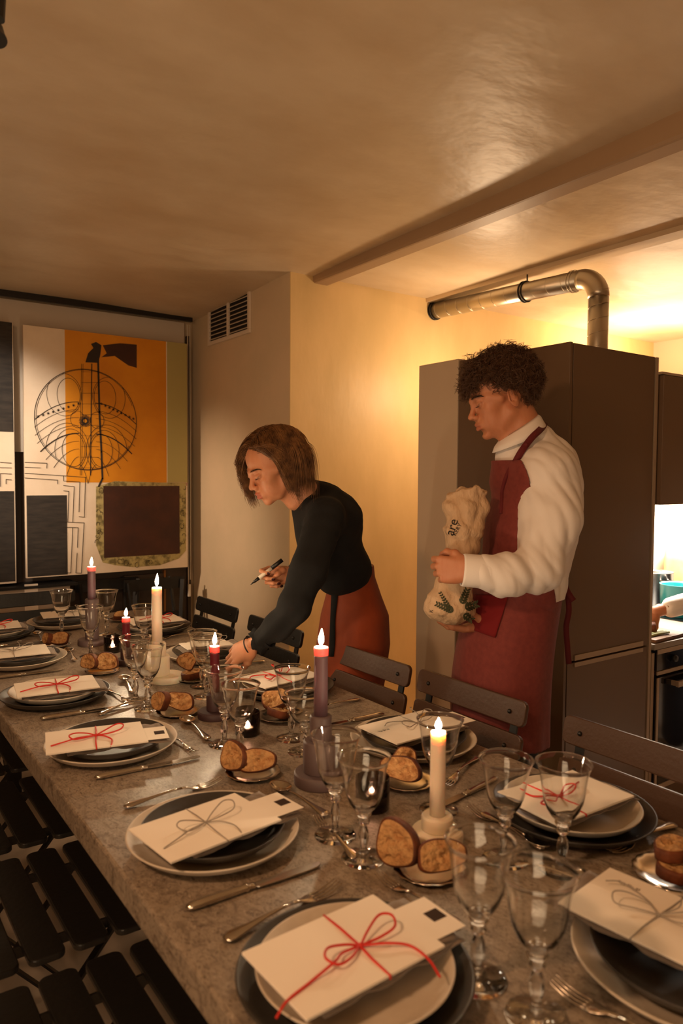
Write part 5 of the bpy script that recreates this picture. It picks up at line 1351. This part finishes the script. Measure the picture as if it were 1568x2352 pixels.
# ---- paper bag with bread, held against the apron
bagc = []
bag = empty('bread_bag', (0, 0, 0), 0, 'crumpled paper bakery bag with dark leaf print, hugged by the man', 'bag')
BAGP = mat('bag_paper', rgb(206, 176, 144), .8, col2=rgb(188, 156, 122), scale=12, bump=1.0, bscale=16, bdist=.03, stretch=(1, 1, .5))
def bagf(P, g=0):
    ax_ = [(1069, 1132, 2.19, 1064), ]
    d = np.full(len(P), 1.0); 
    secs = [(1072, 1122, .056, .045), (1070, 1165, .058, .05), (1063, 1215, .054, .05), (1060, 1262, .042, .038), (1052, 1300, .034, .032), (1046, 1335, .050, .042), (1036, 1375, .068, .055), (1033, 1396, .072, .058), (1034, 1410, .062, .050)]
    pts = [PX(a, b, 2.17) for a, b, _, _ in secs]
    for i in range(len(secs)-1):
        a, b = pts[i], pts[i+1]; ab = b-a; h = np.clip((P-a)@ab/(ab@ab), 0, 1); D = P-a-h[:, None]*ab
        rx = secs[i][2]+(secs[i+1][2]-secs[i][2])*h; ry = secs[i][3]+(secs[i+1][3]-secs[i][3])*h
        x, y = D@RH, D@FH; zz = D@ZH; e = (np.sqrt((x/rx)**2+(y/ry)**2+(zz/.03)**2)-1)*rx*.8; k = .02
        q = np.clip(.5+.5*(d-e)/k, 0, 1); d = d*(1-q)+e*q-k*q*(1-q)
    L = P-pts[4]
    cr = .006*(np.abs(np.sin(L@RH*44+L@ZH*9+np.sin(L@ZH*22)*1.2))-.5)+.0045*(np.abs(np.sin(L@ZH*33+L@RH*30+1+np.sin(L@RH*50)))-.5)+.0025*(np.abs(np.sin(L@(RH*.6+ZH*.8)*75+np.sin(L@ZH*60)))-.5)
    return d-cr-g
def sack(P):
    L = P-PX(1066, 1126, 2.17); top_ = L[:, 2]-.012*np.sin((L@RH)*48+.7)-.006*np.sin((L@RH)*120+(L@FH)*60)-.02*(L@RH)
    hole = bagf(P)+.009
    d = np.maximum(bagf(P), top_)
    return np.maximum(d, -np.maximum(hole, -(P[:, 2]-PX(1066, 1170, 2.17)[2])))
obj_from('paper_sack', [nets(sack, PX(1050, 1280, 2.17)-.26, PX(1050, 1280, 2.17)+.26, .0036)], BAGP, bag, smooth=True)
def bgp(px, py, off=.003):
    for d_ in np.linspace(2.02, 2.25, 180):
        if bagf(PX(px, py, d_)[None])[0] < 0: return Vector(PX(px, py, d_-off))
    return Vector(PX(px, py, 2.13))
LEAFP = mat('leaf_print_green', rgb(58, 60, 34), .8)
bm = bmesh.new()
def leaf(px, py, ang, L_, W_):
    ps = []
    for k in range(10):
        a = 2*math.pi*k/10; x = L_/2*(1+math.cos(a)); y = W_/2*math.sin(a)
        ps.append(bm.verts.new(bgp(px+x*math.cos(ang)-y*math.sin(ang), py+x*math.sin(ang)+y*math.cos(ang))))
    bm.faces.new(ps)
rn2 = random.Random(4)
for (x0, y0, a0, n_, L_) in ((1040, 1412, -2.1, 9, 9), (1045, 1405, -2.75, 7, 12), (1062, 1398, -.3, 5, 15), (1058, 1392, -1.2, 6, 13), (1060, 1408, .6, 4, 13)):
    for k in range(n_):
        r0 = 6+k*7*.9; px, py = x0+r0*math.cos(a0), y0+r0*math.sin(a0)
        for s in (-1, 1): leaf(px, py, a0+s*.8, L_*(1-.05*k), 5.5*(1-.05*k))
o = mesh_obj('leaf_print', bm, LEAFP, bag, smooth=True)
def bagtext(body, px, py, size, ang, nm):
    cu = bpy.data.curves.new(nm, 'FONT'); cu.body = body; cu.size = 1; tmp = bpy.data.objects.new(nm, cu); COL.objects.link(tmp)
    dg = bpy.context.evaluated_depsgraph_get(); me = bpy.data.meshes.new_from_object(tmp.evaluated_get(dg)); bpy.data.objects.remove(tmp)
    ca, sa = math.cos(ang), math.sin(ang)
    for v in me.vertices:
        x, y = v.co.x*size, -v.co.y*size; v.co = bgp(px+x*ca-y*sa, py+x*sa+y*ca, .004)
    me.materials.clear(); me.materials.append(INK); o = bpy.data.objects.new(nm, me); COL.objects.link(o); o.parent = bag; o['label'] = 'black printed lettering'
bagtext('are', 1040, 1232, 30, R_(-72), 'printed_lettering'); bagtext('KERY', 1046, 1232, 13, R_(-62), 'printed_lettering'); bagtext('K', 993, 1408, 12, R_(-80), 'printed_lettering')

# ---- the woman
DW = 2.50
wc = PX(629, 1072, DW); yw = math.radians(28)
wf = -RH*math.cos(yw)-FH*math.sin(yw); pw = math.radians(24)
WR = basis(wf*math.cos(pw)-ZH*math.sin(pw), ZH+RH*.06)
WM = head_field(True).xf(frame(WR, wc))
wn = PX(712, 1140, DW+.06)
WM.cap(wc+WR@np.array((-.030, 0, -.045)), wn, .047, .050, k=.025).cap(wc+WR@np.array((.004, 0, -.080)), PX(676, 1150, DW+.04), .026, .034, k=.025)
wom = empty('person', (0, 0, 0), 0, 'woman with a chin-length bob, black top and rust skirt, leaning over the table', 'person')
ws = PX(752, 1178, 2.44); we = PX(670, 1394, 2.335); ww = PX(580, 1482, 2.42)
ws2 = PX(720, 1190, 2.72); we2 = PX(745, 1310, 2.80); ww2 = PX(668, 1320, 2.66)
hx = PX(505, 1522, 2.47)-ww; RW = mat3(hx, -FH*.75+ZH*.6+RH*.1)
hW, tW = hand_field(RW, ww, [(18, 30, 20), (22, 34, 22), (26, 36, 24), (30, 36, 24)], thumb=[(.022, .022, -.010), (.048, .040, -.022), (.074, .040, -.036), (.094, .032, -.044)], spread=.04, side=-1 if (mat3(hx, -FH*.75+ZH*.6)[:, 1]@ZH) > 0 and False else 1, size=.95)
RW2 = mat3(-RH*1.0-FH*.10-ZH*.02, FH+ZH*.25)
hW2, tW2 = hand_field(RW2, ww2, [(52, 66, 34), (66, 70, 36), (80, 74, 36), (92, 76, 38)], thumb=[(.016, .020, -.010), (.034, .030, -.030), (.052, .024, -.048), (.066, .012, -.054)], spread=.05, size=.92, side=1 if (RW2[:, 1]@ZH) > 0 else -1)
bw = Field(); bw.chain([wn, PX(742, 1190, 2.6), PX(790, 1300, 2.7), PX(812, 1420, 2.78)], [.045, .075, .070, .07], k=.05)
bw.chain([ws, we, ww], [.038, .029, .022], k=.02).chain([ws2, we2, ww2], [.040, .032, .022], k=.02)
whip = PX(812, 1435, 2.78)
for dd in (-.08, .08):
    h0 = whip+FH*dd; kn = h0*np.array((1, 1, 0))+np.array((0, 0, .48))-RH*.02; an = h0*np.array((1, 1, 0))+np.array((0, 0, .06))
    bw.chain([h0, kn, an], [.06, .045, .034], k=.03)
parts = [nets(WM, *WM.bounds(), .0022), nets(hW, *hW.bounds(), .0020), nets(hW2, *hW2.bounds(), .0020), nets(bw, *bw.bounds(), .010)]
obj_from('body', parts, SKW, wom, head_color(WR, wc, True))
NAIL = mat('dark_nail_varnish', rgb(50, 14, 18), .25)
nail_mesh(wom, tW2, NAIL); nail_mesh(wom, tW[:4], NAIL)
# top
TOP = cloth('black_knit_top', rgb(13, 13, 14), .95, .3, 500, sheen=0)
tf = Field()
tf.ell(PX(742, 1192, 2.60), (.100, .155, .105), IMG, k=.06)
tf.ell(PX(757, 1245, 2.63), (.112, .150, .110), IMG, k=.06)
tf.ell(PX(785, 1300, 2.70), (.108, .135, .080), IMG, k=.06)
tf.ell(PX(786, 1330, 2.74), (.094, .125, .060), IMG, k=.05)
tf.cap(PX(694, 1132, 2.57), PX(730, 1165, 2.59), .054, .085, k=.03)
tf.cap(PX(730, 1160, 2.60), PX(775, 1190, 2.62), .078, .088, k=.04)
tf.chain([PX(748, 1185, 2.46), PX(708, 1310, 2.36), PX(676, 1392, 2.33)], [.064, .055, .048], k=.035)
tf.chain([PX(674, 1396, 2.33), PX(636, 1436, 2.36), PX(604, 1464, 2.40)], [.047, .042, .034], k=.025)
tf.chain([PX(720, 1190, 2.72), PX(738, 1300, 2.80), PX(690, 1318, 2.70), PX(682, 1316, 2.68)], [.062, .050, .040, .034], k=.035)
def topf(P):
    d = tf(P); c = P-we
    near = np.exp(-((P-PX(650, 1440, 2.35))**2).sum(1)/.012); a = folds(P, (((.4, .6, .7), 50, .3, .5), ((-.7, .1, .7), 38, 1.7, .5)), 1)
    d = d-.004*(a-.5)-.006*near*np.sin((P@(RH*.75-ZH*.66))*110)
    zz = P[:, 2]-PX(790, 1345, 2.72)[2]; x = (P-PX(790, 1345, 2.72))@RH
    body_ = ((P-PX(790, 1300, 2.72))**2).sum(1) < .035
    return np.where(((P-PX(800, 1345, 2.74))@RH > -.115), np.maximum(d, -(zz-.30*x+.030)), d)
top = obj_from('top', [nets(topf, *tf.bounds(), .0045)], TOP, wom)
# flared cuff at the near wrist, collar band
ax = ww-PX(606, 1470, 2.40); ax = PX(585, 1478, 2.42)-PX(612, 1466, 2.40); ax /= np.linalg.norm(ax); a1 = np.cross(ax, FH); a1 /= np.linalg.norm(a1); a2 = np.cross(ax, a1); c0 = PX(612, 1466, 2.40)
bm = bmesh.new(); rings = ring_loft(bm, [(c0-ax*.01, a1, a2, .036, .036), (c0+ax*.006, a1, a2, .030, .030), (c0+ax*.022, a1, a2, .036, .034), (c0+ax*.034, a1, a2, .046, .042)])
for i, v in enumerate(rings[3]): v.co += Vector(ax)*.008*math.sin(i*.9)+Vector(a1)*.004*math.sin(i*1.6)
o = mesh_obj('cuff', bm, TOP, top, smooth=True); q = o.modifiers.new('t', 'SOLIDIFY'); q.thickness = .002
bm = bmesh.new(); ring = []
ndir = wn-wc; ndir /= np.linalg.norm(ndir); b1 = np.cross(ndir, FH); b1 /= np.linalg.norm(b1); b2 = np.cross(ndir, b1); cN = PX(676, 1124, 2.565)
ring_loft(bm, [(cN, b1, b2, .048, .050), (cN+ndir*.025, b1, b2, .054, .058), (cN+ndir*.04, b1, b2, .060, .064)])
o = mesh_obj('collar', bm, TOP, top, smooth=True); q = o.modifiers.new('t', 'SOLIDIFY'); q.thickness = .004
# bracelet
bm = bmesh.new(); cB = PX(572, 1484, 2.425); tube(bm, [Vector(cB+a1*.029*math.cos(u)+a2*.025*math.sin(u)) for u in np.linspace(0, 6.283, 30)], .0022, 8); mesh_obj('bracelet', bm, BLKM, wom, smooth=True)
# skirt
SKR = cloth('rust_skirt', rgb(150, 62, 22), .7, .12, 500, rgb(140, 56, 20), scale=30)
def wskirt(P):
    z = P[:, 2]; z0 = PX(800, 1300, 2.77)[2]; t = (z0-z-.04)/.9
    key_t = np.array([-.15, 0, .08, .16, .28, .42, .7, 1.1]); cen = np.array([818, 812, 812, 815, 812, 806, 795, 790]); hw = np.array([34, 49, 64, 78, 84, 80, 66, 60.])
    cpx = np.interp(t, key_t, cen); rx = np.interp(t, key_t, hw)/FPX*2.77*1.0; L = P-PX(800, 1325, 2.77)
    x = L@RH-(cpx-800)/FPX*2.77; y = L@FH; ang = np.arctan2(y, x)
    ry = np.interp(t, key_t, [.10, .125, .15, .17, .175, .17, .17, .17])
    rr = 1+.02*np.sin(ang*8+z*3)*np.clip(t*2, 0, 1)
    d = (np.sqrt((x/rx)**2+(y/ry)**2)-rr)*rx*.9
    return np.maximum(np.maximum(d, z-z0-.004), .12-z)
c = PX(805, 1480, 2.77); obj_from('skirt', [nets(wskirt, np.array((c[0]-.3, c[1]-.3, .08)), np.array((c[0]+.3, c[1]+.3, 1.2)), .006)], SKR, wom)
def skw(px, py, off=.004):
    for d_ in np.linspace(2.45, 2.9, 200):
        if wskirt(PX(px, py, d_)[None])[0] < 0: return Vector(PX(px, py, d_-off))
    return Vector(PX(px, py, 2.66))
bm = bmesh.new(); G = []
for v in range(13):
    py = 1340+v*14; xs = (763-v*.6, 776+1.2*math.sin(v*.8)-v*.8)
    G.append([bm.verts.new(skw(x, py)) for x in (xs[0], (xs[0]+xs[1])/2, xs[1])])
for A, B in zip(G[:-1], G[1:]):
    for k in range(2): bm.faces.new((A[k], A[k+1], B[k+1], B[k]))
o = mesh_obj('side_sash', bm, TOP, wom, smooth=True); q = o.modifiers.new('t', 'SOLIDIFY'); q.thickness = .003
sh = Field()
for dd in (-.08, .08):
    an = (whip+FH*dd)*np.array((1, 1, 0))+np.array((0, 0, .05)); sh.cap(an+RH*.02, an-RH*.16-ZH*.012, .042, .032, k=.02)
obj_from('shoes', [nets(sh, *sh.bounds(), .008)], BLKM, wom)
# straight bob hair: strands draped over the skull and hanging by gravity
HW = mat('hair_light_brown', rgb(140, 98, 58), .48, spec=.35, col2=rgb(84, 54, 32), scale=40)
rn = np.random.default_rng(11); strands = []
ec, er = np.array((-.022, 0, .036)), np.array((.104, .086, .094)); 
gl = WR.T@np.array((0, 0, -1.))
for i in range(7000):
    side = 1 if rn.random() < .62 else -1
    xx = rn.uniform(-.110, .074); y = side*min(.072, abs(rn.normal(0, .030 if xx < .035 else .008))+.001)
    qx = (xx-ec[0])/er[0]; qy = y/er[1]; s_ = 1-qx*qx-qy*qy
    if s_ < .0: continue
    p = np.array((xx, y, ec[2]+er[2]*math.sqrt(s_)*.97)); lay = rn.uniform(.95, 1.05)
    if side < 0 and xx > .03 and rn.random() < .6: continue
    d = np.array((-.95 if xx > -.02 else -.35, 1.0, -.05)) if side > 0 else np.array((.0, -1.0, -.1))
    L = rn.uniform(.235, .27)
    lim0 = .012+rn.normal(0, .010) if side > 0 else .086+rn.normal(0, .010)
    pts = [p]; st = .0105; vel = d/np.linalg.norm(d); sw = rn.normal(0, .05, 3)
    front = .006+max(0, (.03-p[2]))*0
    for _ in range(int((.226 if side > 0 else .245)/st)):
        vel = vel*.82+gl*.18+sw*.02; vel /= np.linalg.norm(vel); p = p+vel*st
        q = (p-ec)/(er*lay); r_ = np.linalg.norm(q)
        if r_ < 1: p = ec+q/r_*(er*lay)
        if side > 0:      # swept behind the temple on the camera side, hanging past the ear
            lim = min(lim0, .026)+.60*max(0, p[2]-.045)
            if p[0] > lim and p[2] < .10: p[0] += (lim-p[0])*.35
            if p[2] < .035: p[1] = max(p[1], .086 if p[2] > -.05 else .070)
        else:
            if p[2] < .0: p[1] = min(p[1], -.060)
            if p[2] < .05 and p[0] > lim0: p[0] += (lim0-p[0])*.3
        vel = (p-pts[-1]); vel /= np.linalg.norm(vel)+1e-9; pts.append(p)
    strands.append((WR@np.array(pts).T).T+wc)
curve_hair('hair', strands, .0008, HW, wom)
wcap = Field(); wcap.ell(ec, er*.945)
def wcapf(P):
    L = (P-wc)@WR; x, y, z = L.T; line = np.where(x > .0, .03+x*1.05, .03-np.clip(-x/.03, 0, 1)*.085)
    return np.maximum(wcap(L), line-z)
obj_from('hair_base', [nets(wcapf, wc-.17, wc+.17, .004)], mat('hair_root_brown', rgb(58, 38, 24), .9, spec=.1), wom)
face_hair(WM, WR, wc, mat('brow_brown', rgb(62, 40, 26), .7), wom, 90)
# marker pen
t = empty('marker_pen', (0, 0, 0), 0, 'black and white marker pen in the raised hand of the woman', 'pen')
a, b = PX(575, 1343, 2.58), PX(648, 1286, 2.60); dv = b-a; L = np.linalg.norm(dv); dv /= L
def seg(s0, s1, r0, r1): bm = bmesh.new(); tube(bm, [Vector(a+dv*s0*L), Vector(a+dv*(s0+s1)/2*L), Vector(a+dv*s1*L)], lambda u: r0+(r1-r0)*u, 20); return bm
mesh_obj('tip', seg(0, .10, .0012, .003), BLKM, t, smooth=True); mesh_obj('grip', seg(.10, .27, .0045, .0062), BLKM, t, smooth=True)
mesh_obj('barrel', seg(.27, .66, .0068, .0070), WHT, t, smooth=True); mesh_obj('cap', seg(.66, 1, .0076, .0074), BLKM, t, smooth=True)

# ---- the cook, only the arm enters the frame at the right
ck = empty('person', (0, 0, 0), 0, 'cook in a pale shirt, only hand and forearm visible at the right edge', 'person')
we_ = Vector((2.965, 1.80, .84)); el_ = Vector((3.42, 1.50, .99)); sh_ = Vector((3.62, 1.42, 1.30))
ff = Field(); ff.chain([np.array(sh_), np.array(el_), np.array(we_)], [.045, .036, .025], k=.02)
RC = mat3(np.array((-.75, .25, -.55)), np.array((-.3, -.55, .7))); hC, tC = hand_field(RC, np.array(we_), [(30, 34, 24), (34, 38, 26), (36, 40, 26), (40, 40, 26)], size=.92)
tc = Field(); tc.chain([(3.78, 1.30, 1.42), (3.80, 1.26, 1.15), (3.80, 1.24, .92)], [.12, .14, .14], k=.05).cap((3.78, 1.30, 1.42), (3.76, 1.33, 1.55), .06, .055, k=.03)
for q in (-.09, .09): tc.chain([(3.80+q, 1.24, .9), (3.80+q, 1.28, .5), (3.80+q, 1.26, .06)], [.10, .06, .04], k=.03)
ch = head_field().xf(frame(basis((-.5, .8, -.4)), np.array((3.74, 1.36, 1.66))))
obj_from('body', [nets(ff, *ff.bounds(), .006), nets(hC, *hC.bounds(), .0025), nets(tc, *tc.bounds(), .012), nets(ch, *ch.bounds(), .006)], SKM, ck, lambda V: np.tile((0, 0, 0, 1.), (len(V), 1)))
cs_ = Field(); e1 = np.array(we_+(el_-we_).normalized()*.075); cs_.chain([np.array(sh_), np.array(el_), e1], [.072, .056, .040], k=.03).chain([(3.78, 1.30, 1.40), (3.80, 1.26, 1.15), (3.80, 1.24, .95)], [.14, .155, .155], k=.05)
obj_from('shirt', [nets(lambda P: cs_(P)-.004*np.abs(np.sin(P@np.array((30, 50, 60.)))), *cs_.bounds(), .006)], SHIRT, ck)
ct = Field(); 
for q in (-.09, .09): ct.chain([(3.80+q, 1.24, .92), (3.80+q, 1.28, .5), (3.80+q, 1.26, .06)], [.125, .085, .065], k=.03)
obj_from('trousers', [nets(ct, *ct.bounds(), .012)], MATS['navy_black_trousers'], ck)
bm = bmesh.new(); cB = we_+(el_-we_).normalized()*.052; n_ = (el_-we_).normalized(); u1 = n_.cross(Vector((0, 0, 1))).normalized(); u2 = n_.cross(u1)
for k in range(3):
    tube(bm, [cB+n_*k*.006+(u1*math.cos(u)+u2*math.sin(u))*.031 for u in np.linspace(0, 6.283, 26)], .0028, 8)
mesh_obj('bracelet', bm, mat('amber_bracelet', rgb(120, 70, 20), .4), ck, smooth=True)
# bread paper in the cook's hand
t = slice_((2.93, 1.80, .775), (R_(80), 0, .6), 'loaf piece in white paper under the hand of the cook', (.05, .03), .05, 9)
# ceiling light fitting above the table, out of frame (it carries the table light)
t = empty('pendant_lamp', (-.75, .80, 2.28), 0, 'shallow round lamp above the near left end of the table, out of frame', 'lamp')
bm = bmesh.new(); lathe(bm, [(0, .06), (.19, .05), (.22, .0), (.215, .0), (.18, .04), (0, .045)], 40, close=False); mesh_obj('lamp_shade', bm, BLKM, t, smooth=True)
bm = bmesh.new(); tube(bm, [(0, 0, .05), (0, 0, zc(.80)-2.28)], .004, 6); mesh_obj('cable', bm, BLKM, t)
